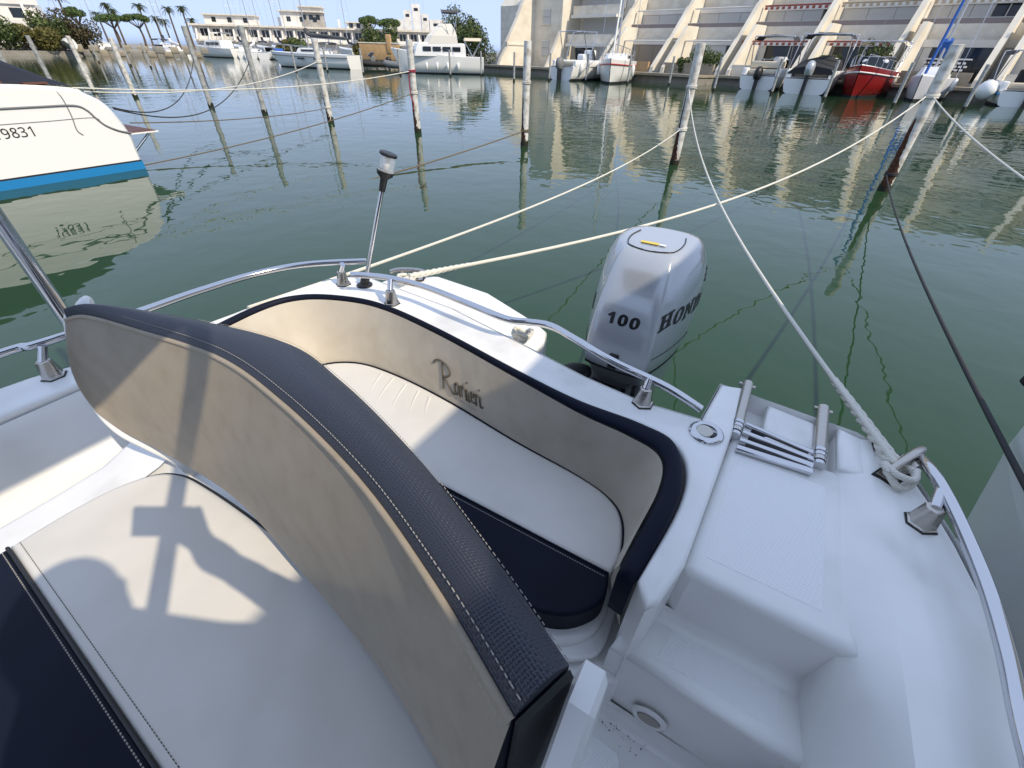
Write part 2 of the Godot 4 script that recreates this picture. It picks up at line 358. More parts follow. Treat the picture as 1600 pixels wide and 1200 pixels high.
# ---------------------------------------------------------------- our boat
const TURN := -PI / 6
var boat: Node3D
func bp(x, y, h) -> Vector3:                          # picture point at height h, in the boat frame
	var p = at(x, y, h); return Vector3(p.dot(S), h, -p.dot(A))
func V(s, a) -> Vector2: return Vector2(s, a)
func c2(pts: Array, per := 6) -> Array: return curve(pts, per)
func flip_poly(p: Array) -> Array: var q = p.duplicate(); q.reverse(); return q
const DECK := 0.92
func own_boat():
	boat = thing("motorboat", "white open motorboat with a beige curved stern sofa, moored by its stern lines", "motorboat", Vector3.ZERO, TURN)
	# --- hull sides, from the rubbing edge down into the water
	var outer = c2([V(-1.83, -2.2), V(-1.86, -1.2), V(-1.85, -0.5), V(-1.83, 0.09), V(-1.785, 0.27), V(-1.70, 0.65), V(-1.675, 0.97), V(-1.62, 1.20)], 4)
	var stern = [V(-1.52, 1.27), V(-1.0, 1.235), V(-0.60, 1.15), V(-0.36, 1.095), V(-0.16, 1.07), V(0.012, 1.085)]
	var right = [V(0.03, 1.295), V(0.40, 1.265)]
	var right_side = c2([V(0.44, 1.245), V(0.52, 1.15), V(0.555, 1.05), V(0.585, 0.95), V(0.615, 0.80), V(0.628, 0.60), V(0.64, 0.3), V(0.66, -0.5), V(0.66, -1.2), V(0.63, -2.2)], 4)
	var ol = outer + stern + right + right_side
	var st = T(); var rings = []
	for lv in [[0.915, -0.004], [0.88, 0.0], [0.60, 0.03], [0.30, 0.07], [0.0, 0.13], [-0.25, 0.25]]:
		var r = []
		for p in inset(PackedVector2Array(ol), lv[1]): r.append(Vector3(p.x, lv[0], -p.y))
		rings.append(r)
	loft(st, rings, true, -1)
	put(st, "hull", M.gel, boat)
	# --- bow half of the deck, outside the picture, closes the hull
	# --- coaming: deck ring round the cockpit, open at the passage
	var inner = c2([V(-1.64, -2.2), V(-1.66, -0.4), V(-1.66, 0.25), V(-1.64, 0.42), V(-1.645, 0.6), V(-1.65, 0.80), V(-1.59, 0.968), V(-1.415, 1.065), V(-1.225, 1.095), V(-1.057, 1.088), V(-0.80, 1.045), V(-0.575, 1.003), V(-0.33, 0.965), V(-0.13, 0.968), V(-0.03, 0.94), V(0.02, 0.865), V(0.030, 0.74), V(0.005, 0.52)], 5)
	var ring = outer + stern + [V(0.03, 1.29), V(0.095, 1.312), V(0.10, 1.10), V(0.092, 0.90), V(0.082, 0.68), V(0.078, 0.60), V(0.055, 0.50), V(0.035, 0.47)] + flip_poly(inner)
	st = T(); slab(st, ring, 0.39, DECK, 0.012); put(st, "coaming", M.gel, boat)
	# inner cockpit wall on the far side and its curved liner
	st = T(); rings = []
	for a in [-2.2, -0.8, -0.2, 0.1, 0.3, 0.5]:
		rings.append([b(-1.655, a, 0.90), b(-1.63, a, 0.86), b(-1.62, a, 0.62), b(-1.60, a, 0.50), b(-1.54, a, 0.42), b(-1.45, a, 0.395)])
	loft(st, rings); put(st, "cockpit_liner", M.gel, boat)
	# swim pod beside the engine well
	var pod = [V(-1.50, 1.275), V(-1.46, 1.42), V(-1.30, 1.52), V(-1.0, 1.50), V(-0.70, 1.385), V(-0.62, 1.34), V(-0.592, 1.26), V(-0.60, 1.155), V(-1.0, 1.24)]
	st = T(); slab(st, pod, 0.30, 0.885, 0.02); put(st, "swim_platform", M.gel, boat)
	st = T(); slab(st, [V(-1.36, 1.30), V(-1.30, 1.47), V(-1.02, 1.46), V(-0.72, 1.345), V(-0.68, 1.25), V(-1.0, 1.28)], 0.884, 0.8885, 0.002); put(st, "tread_panel", M.grip, boat)
	# engine well
	st = T(); slab(st, [V(-0.60, 1.145), V(-0.60, 1.20), V(0.03, 1.20), V(0.03, 1.08), V(-0.16, 1.065)], 0.2, 0.62); put(st, "engine_well", M.gel, boat)
	# --- passage to the boarding ladder: platform, step, sole
	st = T(); slab(st, [V(0.098, 1.03), V(0.10, 1.10), V(0.40, 1.10), V(0.40, 0.607), V(0.10, 0.607), V(0.078, 0.62)], 0.60, 0.893, 0.022); put(st, "passage_platform", M.gel, boat)
	st = T(); slab(st, [V(0.125, 1.02), V(0.335, 1.02), V(0.335, 0.66), V(0.115, 0.66)], 0.888, 0.8936); put(st, "tread_panel", M.grip, boat)
	st = T(); slab(st, [V(0.0, 0.475), V(0.04, 0.64), V(0.42, 0.64), V(0.42, 0.462)], 0.38, 0.70, 0.022); put(st, "step", M.gel, boat)
	st = T(); slab(st, [V(0.095, 0.500), V(0.11, 0.578), V(0.335, 0.578), V(0.335, 0.496)], 0.695, 0.7006); put(st, "tread_panel", M.grip, boat)
	for e in [[0.05, 0.40, 0.607, 0.70, 0.030], [-0.06, 0.42, 0.466, 0.398, 0.035]]:                # hollow fillets at the foot of each riser
		st = T(); rings = []
		for s_ in [e[0], e[1]]:
			var r = []
			for k in 7: r.append(b(s_, e[2] - e[4] * (1.0 - sin(PI / 2 * k / 6.0)) + 0.001, e[3] + e[4] * (1.0 - cos(PI / 2 * k / 6.0)) + 0.0005))
			rings.append(r)
		loft(st, rings); put(st, "fillet", M.gel, boat)
	st = T(); slab(st, [V(-1.62, -2.2), V(-1.62, 0.50), V(0.44, 0.50), V(0.44, -2.2)], 0.25, 0.398); put(st, "cockpit_sole", M.gel, boat)
	st = T(); slab(st, c2([V(-0.06, 0.27), V(-0.02, 0.375), V(0.10, 0.385), V(0.13, 0.34), V(0.30, 0.335), V(0.34, 0.25), V(0.34, -0.5), V(-0.5, -0.5), V(-0.5, 0.2)], 3), 0.396, 0.404, 0.003); put(st, "sole_panel", M.grip, boat)
	# scupper in the lower riser
	st = T(); lathe(st, b(0.135, 0.462, 0.495), [[0.0, -0.03], [0.026, -0.03, 1], [0.027, 0.004], [0.030, 0.007], [0.040, 0.006], [0.043, 0.0]], 24, Vector3(0, 0, 1)); put(st, "scupper", M.gel, boat)
	st = T(); lathe(st, b(0.135, 0.459, 0.495), [[0.0, 0.0035], [0.0255, 0.0035], [0.0255, 0.004]], 20, Vector3(0, 0, 1)); put(st, "scupper_hole", M.drain, boat)
	# grit washed into the corners of the sole and step
	rng.seed = 77; st = T()
	for k in 90:
		var q = b(0.085 + rng.randfn() * 0.035, 0.452 - absf(rng.randfn()) * 0.022, 0.3985) if k < 60 else b(0.14 + rng.randfn() * 0.03, 0.603 - absf(rng.randfn()) * 0.004, 0.7010)
		var r = rng.randf_range(0.0006, 0.0022) * (1.0 if k < 60 else 0.7); lathe(st, q, [[r, 0.0], [r * 0.6, r * 0.5]], 5)
	put(st, "grit", M.hole, boat).set_meta("kind", "stuff")
	# --- right gunwale with its sloping inner flank
	st = T(); rings = []
	for e in [[1.245, 0.44, 0.425, 0.36], [1.15, 0.515, 0.425, 0.36], [1.06, 0.548, 0.43, 0.362], [0.95, 0.578, 0.437, 0.362], [0.80, 0.608, 0.44, 0.362], [0.70, 0.617, 0.444, 0.364], [0.64, 0.622, 0.446, 0.368], [0.60, 0.624, 0.448, 0.374], [0.54, 0.627, 0.449, 0.378], [0.47, 0.630, 0.450, 0.380], [0.40, 0.632, 0.45, 0.382], [0.3, 0.635, 0.45, 0.385], [-0.5, 0.655, 0.45, 0.39], [-2.2, 0.625, 0.43, 0.38]]:
		var k = 1.0 - smoothstep(0.47, 0.66, e[0]); var lp = func(x, y): return lerpf(x, y, k)          # flank: shallow beside the platform, deep and hollow beside the step
		var low: float = 0.685 if e[0] > 0.465 else 0.395
		rings.append([b(e[1], e[0], 0.91), b(e[1] - 0.008, e[0], DECK), b(e[2] + 0.014, e[0], DECK), b(e[2], e[0], 0.917), b(lp.call(e[2] - 0.02, e[2] - 0.012), e[0], lp.call(0.910, 0.895)), b(lp.call(e[2] - 0.05, e[2] - 0.026), e[0], lp.call(0.899, 0.84)), b(lp.call(e[3] + 0.008, e[3] + 0.022), e[0], lp.call(0.8945, 0.76)), b(lp.call(e[3] - 0.004, e[3] + 0.008), e[0], lp.call(0.892, 0.71)), b(lp.call(e[3] - 0.006, e[3]), e[0], lp.call(0.80, 0.66)), b(lp.call(e[3] - 0.008, e[3] - 0.006), e[0], lp.call(0.70, 0.50)), b(e[3] - 0.012, e[0], minf(low, 0.69))])
	var top = []; var flank = []
	for r in rings: top.append(r.slice(0, 4)); flank.append(r.slice(3))
	loft(st, top, false, 1, true); put(st, "gunwale", M.gel, boat)
	st = T(); loft(st, flank, false, 1, true); put(st, "gunwale_flank", M.gel, boat)
	# blocks round the ladder
	st = T(); slab(st, [V(0.175, 1.10), V(0.175, 1.285), V(0.305, 1.265), V(0.305, 1.10)], 0.55, 0.905, 0.012); put(st, "ladder_cover", M.gel, boat)
	st = T(); slab(st, [V(0.10, 1.08), V(0.10, 1.30), V(0.36, 1.27), V(0.36, 1.08)], 0.5, 0.855); put(st, "ladder_recess", M.gel, boat)
	st = T(); slab(st, [V(0.358, 1.095), V(0.358, 1.27), V(0.43, 1.25), V(0.43, 1.095)], 0.55, 0.912, 0.012); put(st, "ladder_cheek", M.gel, boat)
	# --- sofa
	var sofa = Node3D.new(); sofa.name = "stern_sofa"; boat.add_child(sofa)
	var base = c2([V(-0.045, 0.66), V(-0.035, 0.56), V(-0.06, 0.49), V(-0.13, 0.435), V(-0.22, 0.415), V(-0.36, 0.41), V(-0.55, 0.41), V(-0.9, 0.41), V(-1.25, 0.41), V(-1.60, 0.42)], 4) + [V(-1.62, 1.0), V(-1.2, 1.08), V(-0.5, 0.98), V(-0.04, 0.93)]
	st = T(); slab(st, base, 0.38, 0.625, 0.015); put(st, "seat_base", M.gel, sofa)
	st = T(); slab(st, c2([V(-0.022, 0.66), V(-0.012, 0.53), V(-0.03, 0.47), V(-0.12, 0.412), V(-0.22, 0.395), V(-0.36, 0.39), V(-0.6, 0.39), V(-1.0, 0.39), V(-1.6, 0.40)], 4) + [V(-1.6, 0.7)], 0.585, 0.60, 0.006); put(st, "seat_lip", M.gel, sofa)
	st = T(); slab(st, [V(-0.12, 0.40), V(0.045, 0.46), V(0.06, 0.60), V(0.02, 0.92), V(-0.12, 0.90)], 0.38, 0.57, 0.01); put(st, "seat_plinth", M.gel, sofa)
	var front = c2([V(-0.062, 0.628), V(-0.050, 0.565), V(-0.075, 0.515), V(-0.125, 0.472), V(-0.21, 0.445), V(-0.33, 0.437), V(-0.50, 0.435), V(-0.75, 0.435), V(-1.05, 0.435), V(-1.42, 0.435)], 5)
	st = T(); slab(st, front + [V(-1.42, 0.622)], 0.62, 0.703, 0.009); put(st, "seat_front_cushion", M.navy, sofa)
	var back_line = [V(-1.43, 0.63), V(-1.43, 0.78), V(-1.40, 0.885), V(-1.28, 0.96), V(-1.07, 0.975), V(-0.81, 0.955), V(-0.505, 0.91), V(-0.26, 0.885), V(-0.147, 0.855), V(-0.088, 0.80), V(-0.055, 0.70), V(-0.056, 0.63)]
	st = T(); slab(st, c2(back_line, 5), 0.62, 0.704, 0.014); put(st, "seat_cushion", M.seat, sofa)
	var pl = []
	for p in c2(back_line, 5): pl.append(b(p.x, p.y - 0.003 if p.y > 0.64 else p.y, 0.7035))
	st = T(); tube(st, pl, 0.003, 6); put(st, "seat_piping", M.navy, sofa)
	st = T(); tube(st, [b(-1.42, 0.626, 0.701), b(-0.064, 0.629, 0.701)], 0.0035, 6); put(st, "front_piping", M.navy, sofa)
	st = T(); stitches(st, [b(-1.42, 0.612, 0.7035), b(-0.07, 0.615, 0.7035)], 0.007, 0.0012); put(st, "stitching", M.thread, sofa)
	for e in [[-1.16, 0.945, 0.13], [-1.10, 0.95, 0.16], [-1.03, 0.945, 0.15], [-0.96, 0.94, 0.12], [-0.90, 0.935, 0.10]]:      # soft gathers where the seat cover is pulled
		st = T(); tube(st, curve([b(e[0], e[1], 0.6985), b(e[0] + 0.025, e[1] - e[2] * 0.5, 0.699), b(e[0] + 0.06, e[1] - e[2], 0.6995)], 6), 0.0085, 16, true, 0.0045); put(st, "gather", M.seat, sofa)
	var bt = c2([V(-1.43, 0.50), V(-1.43, 0.75), V(-1.40, 0.88), V(-1.28, 0.955), V(-1.07, 0.97), V(-0.81, 0.95), V(-0.505, 0.905), V(-0.26, 0.88), V(-0.147, 0.85), V(-0.088, 0.795), V(-0.055, 0.70), V(-0.052, 0.615)], 8)
	var ti = c2([V(-1.57, 0.50), V(-1.60, 0.80), V(-1.55, 0.945), V(-1.39, 1.035), V(-1.2, 1.06), V(-0.90, 1.025), V(-0.55, 0.958), V(-0.31, 0.914), V(-0.15, 0.906), V(-0.048, 0.872), V(-0.020, 0.75), V(-0.036, 0.535)], 8)
	var to = c2([V(-1.62, 0.50), V(-1.648, 0.80), V(-1.585, 0.967), V(-1.41, 1.063), V(-1.22, 1.093), V(-0.92, 1.06), V(-0.57, 0.996), V(-0.33, 0.962), V(-0.13, 0.963), V(-0.025, 0.93), V(0.027, 0.77), V(0.004, 0.53)], 8)
	var face = []; var roll = []; var n = bt.size()
	for i in n: ti[i] = ti[i].lerp(to[i], 0.42 * (1.0 - smoothstep(0.45, 0.75, float(i) / (n - 1))))
	for i in n:
		var f = float(i) / (n - 1); var hi: float = 0.925 - 0.02 * smoothstep(0.93, 1.0, f); var row = []
		var dir: Vector2 = (to[i] - bt[i]).normalized()
		for k in 9:
			var t = k / 8.0; var q: Vector2 = bt[i].lerp(ti[i], t) - dir * 0.014 * sin(PI * t) - dir * 0.006 * pow(t, 6.0)
			row.append(b(q.x, q.y, lerpf(0.685, hi - 0.004, t)))
		face.append(row); row = []
		for k in 9:
			var t = PI * k / 8.0; var mid: Vector2 = (ti[i] + to[i]) / 2.0; var half: Vector2 = (to[i] - ti[i]) / 2.0
			var q: Vector2 = mid - half * cos(t)
			row.append(b(q.x, q.y, hi - 0.004 + 0.017 * sin(t)))
		row.append(b(to[i].x, to[i].y, 0.90)); roll.append(row)
	st = T(); loft(st, face); var f1 = []
	for p in face[-1]: f1.append(p)
	f1.append(b(to[-1].x, to[-1].y, 0.68)); fan(st, f1); put(st, "sofa_backrest", M.beige, sofa)
	for e in [[0.014, 0.006, 0.93], [0.026, 0.030, 0.88], [0.030, 0.070, 0.84], [0.030, 0.115, 0.80]]:      # rolled down at the passage end
		var row = []; var mid = Vector3.ZERO
		for p in roll[n - 1]: mid += p / roll[n - 1].size()
		for p in roll[n - 1]: row.append(mid + (p - mid) * e[2] + Vector3(-0.003, -e[1], e[0]))
		roll.append(row)
	st = T(); loft(st, roll); fan(st, roll[-1])
	put(st, "bolster", M.navy, sofa)
	# embroidered name on the sofa back: strokes laid on the face
	var onface = func(x, y):                            # x along the back towards the passage, y up, metres from the word's left foot
		var q = b_face(face, -0.905 + x, y); return q
	var strokes = [
		[V(-0.004, 0.088), V(0.004, 0.100), V(0.030, 0.108), V(0.062, 0.103), V(0.078, 0.086), V(0.066, 0.068), V(0.044, 0.060), V(0.034, 0.060)],
		[V(0.040, 0.102), V(0.036, 0.070), V(0.030, 0.030), V(0.026, 0.012)],
		[V(0.044, 0.060), V(0.058, 0.036), V(0.075, 0.014), V(0.088, 0.016)],
		[V(0.112, 0.059), V(0.098, 0.056), V(0.090, 0.032), V(0.098, 0.017), V(0.110, 0.035), V(0.113, 0.059), V(0.113, 0.023), V(0.122, 0.020)],
		[V(0.124, 0.059), V(0.126, 0.020)], [V(0.126, 0.044), V(0.138, 0.062), V(0.149, 0.050), V(0.149, 0.020), V(0.154, 0.020)],
		[V(0.160, 0.060), V(0.160, 0.023), V(0.168, 0.020)], [V(0.161, 0.080), V(0.163, 0.085)],
		[V(0.174, 0.041), V(0.190, 0.047), V(0.186, 0.062), V(0.175, 0.050), V(0.176, 0.026), V(0.192, 0.026)],
		[V(0.200, 0.062), V(0.201, 0.020)], [V(0.201, 0.044), V(0.208, 0.062), V(0.216, 0.059)],
		[V(0.222, 0.060), V(0.223, 0.026), V(0.236, 0.029)], [V(0.223, 0.080), V(0.225, 0.085)]]
	st = T()
	for sk in strokes:
		var pts = []
		for p in curve(sk, 5): pts.append(onface.call(p.x, p.y + 0.045))
		tube(st, pts, 0.0036, 6)
	put(st, "embroidered_name", M.thread_dark, sofa)
	lettering("INTERNATIONAL", 0.011, func(x, y): return onface.call(0.085 + x, 0.040 + y), M.thread, sofa, false, false, 400, "embroidered_line")

func b_face(face: Array, s: float, y: float) -> Vector3:     # the point of the sofa back at s, y above the seat, a hair proud
	for i in face.size() - 1:
		var p0: Vector3 = face[i][4]; var p1: Vector3 = face[i + 1][4]
		if p0.x <= s and p1.x > s:
			var t = (s - p0.x) / (p1.x - p0.x); var k = clampf(y / 0.235 * 8.0, 0.0, 7.99); var j = int(k)
			var q0: Vector3 = face[i][j].lerp(face[i][j + 1], k - j); var q1: Vector3 = face[i + 1][j].lerp(face[i + 1][j + 1], k - j)
			return q0.lerp(q1, t) + Vector3(0, 0.0006, 0.0012)
	return face[0][0]
func stitches(st, pts: Array, pitch: float, r: float):
	for i in pts.size() - 1:
		var n = int(pts[i].distance_to(pts[i + 1]) / pitch); var dv: Vector3 = (pts[i + 1] - pts[i]) / maxf(n, 1)
		for k in n:
			var p: Vector3 = pts[i] + dv * k
			tube(st, [p, p + dv * 0.6], r, 4, false)

# ---------------------------------------------------------------- helm bench in the foreground
func helm_bench():
	var o = thing("helm_bench", "helm bench with a curved woven navy and beige backrest beside the stern sofa", "bench", Vector3.ZERO, TURN)
	var per = 9
	var fs = curve([b(-1.345, 0.235, 1.235), b(-1.30, 0.262, 1.245), b(-1.153, 0.290, 1.245), b(-0.879, 0.322, 1.25), b(-0.647, 0.300, 1.25), b(-0.40, 0.248, 1.25), b(-0.203, 0.181, 1.25), b(-0.056, 0.118, 1.25)], per)
	var bs = curve([b(-1.350, 0.250, 1.235), b(-1.30, 0.290, 1.245), b(-1.16, 0.351, 1.245), b(-0.82, 0.425, 1.25), b(-0.60, 0.395, 1.25), b(-0.35, 0.322, 1.25), b(-0.155, 0.243, 1.25), b(-0.030, 0.185, 1.25)], per)
	var lo = curve([b(-1.290, 0.170, 1.02), b(-1.245, 0.185, 0.96), b(-1.13, 0.213, 0.915), b(-0.89, 0.229, 0.885), b(-0.62, 0.195, 0.87), b(-0.36, 0.152, 0.865), b(-0.19, 0.105, 0.86), b(-0.05, 0.055, 0.86)], per)
	var face = []; var top = []; var back = []; var pipe = []; var seam = []; var seam2 = []
	for i in fs.size():
		var row = []; var out: Vector3 = (fs[i] - bs[i]); out.y = 0; out = out.normalized()
		for k in 11:
			var t = k / 10.0; row.append(lo[i].lerp(fs[i], t) + out * 0.022 * sin(PI * t) + out * 0.004)
		face.append(row); row = []
		for k in 13:
			var t = k / 12.0; var p: Vector3 = fs[i].lerp(bs[i], t); p.y += 0.022 * pow(sin(PI * t), 0.7); row.append(p)
		top.append(row)
		var lb: Vector3 = lo[i] - out * 0.075
		back.append([bs[i], bs[i].lerp(lb, 0.5) - out * 0.01, lb, lo[i]])
		pipe.append(fs[i] + out * 0.004 + Vector3(0, -0.004, 0)); seam.append(fs[i] + Vector3(0, 0.0135, 0) - out * 0.010); seam2.append(fs[i] + out * 0.010 - Vector3(0, 0.020, 0))
	var st = T(); loft(st, face); put(st, "backrest", M.beige_weave, o)
	st = T(); loft(st, top); fan(st, top[-1]); put(st, "backrest_top", M.navy_weave, o)
	st = T(); loft(st, back); fan(st, face[-1] + [bs[-1]] + [back[-1][1], back[-1][2]]); put(st, "backrest_rear", M.navy, o)
	st = T(); tube(st, pipe, 0.0055, 8); put(st, "backrest_piping", M.beige_weave, o)
	st = T(); stitches(st, seam, 0.007, 0.0008); put(st, "top_stitching", M.thread, o)
	st = T(); stitches(st, seam2, 0.008, 0.0010); put(st, "face_stitching", M.thread, o)
	pipe = []
	for p in bs: pipe.append(p + Vector3(0, 0.006, 0))
	st = T(); stitches(st, pipe, 0.007, 0.0007); put(st, "rear_stitching", M.thread, o)
	# black end of the backrest and the white hinge arm
	st = T(); var e = [b(-0.054, 0.116, 1.247), b(-0.028, 0.183, 1.247), b(-0.030, 0.120, 0.86), b(-0.048, 0.055, 0.86)]; var e2 = []
	for p in e: e2.append(p + Vector3(0.006, -0.008, 0.002))
	loft(st, [e, e2], true, -1); fan(st, e2); put(st, "backrest_end", M.black, o)
	st = T(); var arm = [V(0.205, 1.235), V(0.160, 1.237), V(0.095, 1.19), V(0.01, 1.05), V(-0.06, 0.86), V(-0.08, 0.72), V(0.10, 0.72), V(0.12, 0.86), V(0.16, 1.05), V(0.212, 1.19)]
	var rings = []
	for k in [[-0.022, 0.008], [-0.018, 0.0], [0.004, 0.0], [0.010, 0.008]]:
		var r = []
		for p in inset(PackedVector2Array(arm), k[1]): r.append(b(k[0] + (1.24 - p.y) * 0.05, p.x, p.y))
		rings.append(r)
	loft(st, rings, true, -1); fan(st, rings[-1]); fan(st, rings[0]); put(st, "hinge_arm", M.gel, o)
	for hh in [[0.115, 1.10], [0.075, 0.93]]:
		st = T(); lathe(st, b(0.012 + (1.24 - hh[1]) * 0.05, hh[0], hh[1]), [[0.011, 0.0], [0.011, 0.004, 1], [0.006, 0.008]], 14, Vector3.RIGHT); put(st, "bolt", M.steel, o)
	# white moulded shell: left rim of the backrest, then the flange round the seat
	st = T(); var rim = curve([b(-1.342, 0.285, 1.238), b(-1.362, 0.248, 1.236), b(-1.364, 0.222, 1.18), b(-1.345, 0.195, 1.09), b(-1.312, 0.175, 1.01), b(-1.272, 0.178, 0.95), b(-1.225, 0.20, 0.90), b(-1.20, 0.225, 0.84), b(-1.19, 0.24, 0.77)], 8)
	rings = []
	for i in rim.size():
		var t: Vector3 = (rim[mini(i + 1, rim.size() - 1)] - rim[maxi(i - 1, 0)]).normalized(); var aft = Vector3(0.25, 0, -1.0); aft = (aft - t * aft.dot(t)).normalized(); var sd = t.cross(aft).normalized(); var rr = []
		for j in 14:
			var an = TAU * j / 14.0; rr.append(rim[i] + aft * (0.016 + 0.024 * cos(an)) + sd * 0.013 * sin(an))
		rings.append(rr)
	loft(st, rings, true); fan(st, rings[0], true); fan(st, rings[-1]); put(st, "shell_rim", M.gel, o)
	st = T(); rings = []
	for e3 in [[-1.6, -1.42, 0.0], [-0.6, -1.42, 0.0], [-0.15, -1.415, 0.0], [0.02, -1.42, 0.0], [0.12, -1.43, 0.0], [0.20, -1.44, 0.02], [0.26, -1.43, 0.06], [0.30, -1.36, 0.10]]:
		var y: float = 0.79; var r = [b(-1.26, e3[0], y + e3[2] * 0.6), b(e3[1] + 0.03, e3[0], y + e3[2])]
		for k in 5: r.append(b(e3[1] + 0.03 - 0.03 * sin(PI / 2 * k / 4.0), e3[0], y + e3[2] - 0.03 * (1 - cos(PI / 2 * k / 4.0))))
		r.append(b(e3[1] - 0.02, e3[0], 0.40)); rings.append(r)
	loft(st, rings); put(st, "seat_shell", M.gel, o)
	st = T(); slab(st, [V(-1.36, 0.33), V(-1.30, 0.40), V(-0.75, 0.45), V(-0.30, 0.34), V(-0.02, 0.20), V(-0.02, -0.3), V(-1.36, -0.3)], 0.40, 0.775, 0.02); put(st, "bench_base", M.gel, o)
	# seat cushion: pale panel, navy panel forward
	var rear = c2([V(-1.272, -0.112), V(-1.275, 0.0), V(-1.262, 0.10), V(-1.225, 0.175), V(-1.165, 0.212), V(-1.07, 0.224), V(-0.90, 0.228), V(-0.72, 0.224), V(-0.56, 0.205), V(-0.32, 0.150), V(-0.16, 0.104), V(-0.04, 0.06), V(-0.03, -0.16)], 5)
	st = T(); slab(st, rear, 0.74, 0.822, 0.016); put(st, "seat_cushion", M.seat, o)
	var pp = []
	for p in c2([V(-1.272, -0.50), V(-1.274, -0.112), V(-1.277, 0.0), V(-1.264, 0.10), V(-1.227, 0.178), V(-1.166, 0.215), V(-1.07, 0.227), V(-0.90, 0.231), V(-0.72, 0.227), V(-0.56, 0.208), V(-0.32, 0.153), V(-0.16, 0.107), V(-0.03, 0.06)], 5): pp.append(b(p.x, p.y, 0.806))
	st = T(); tube(st, pp, 0.0045, 6); put(st, "cushion_piping", M.black, o)
	st = T(); slab(st, [V(-1.272, -0.114), V(-0.03, -0.162), V(-0.03, -0.62), V(-1.272, -0.62)], 0.74, 0.820, 0.012); put(st, "seat_front_panel", M.navy, o)
	st = T(); stitches(st, [b(-1.26, -0.124, 0.8205), b(-0.05, -0.171, 0.8205)], 0.008, 0.0013); put(st, "seam_stitching", M.thread, o)
	st = T(); stitches(st, [b(-1.26, -0.092, 0.8225), b(-0.05, -0.139, 0.8225)], 0.008, 0.0008); put(st, "panel_stitching", M.thread_dark, o)
	st = T(); tube(st, [b(-1.27, -0.113, 0.8195), b(-0.03, -0.161, 0.8195)], 0.004, 6); put(st, "seam_piping", M.black, o)

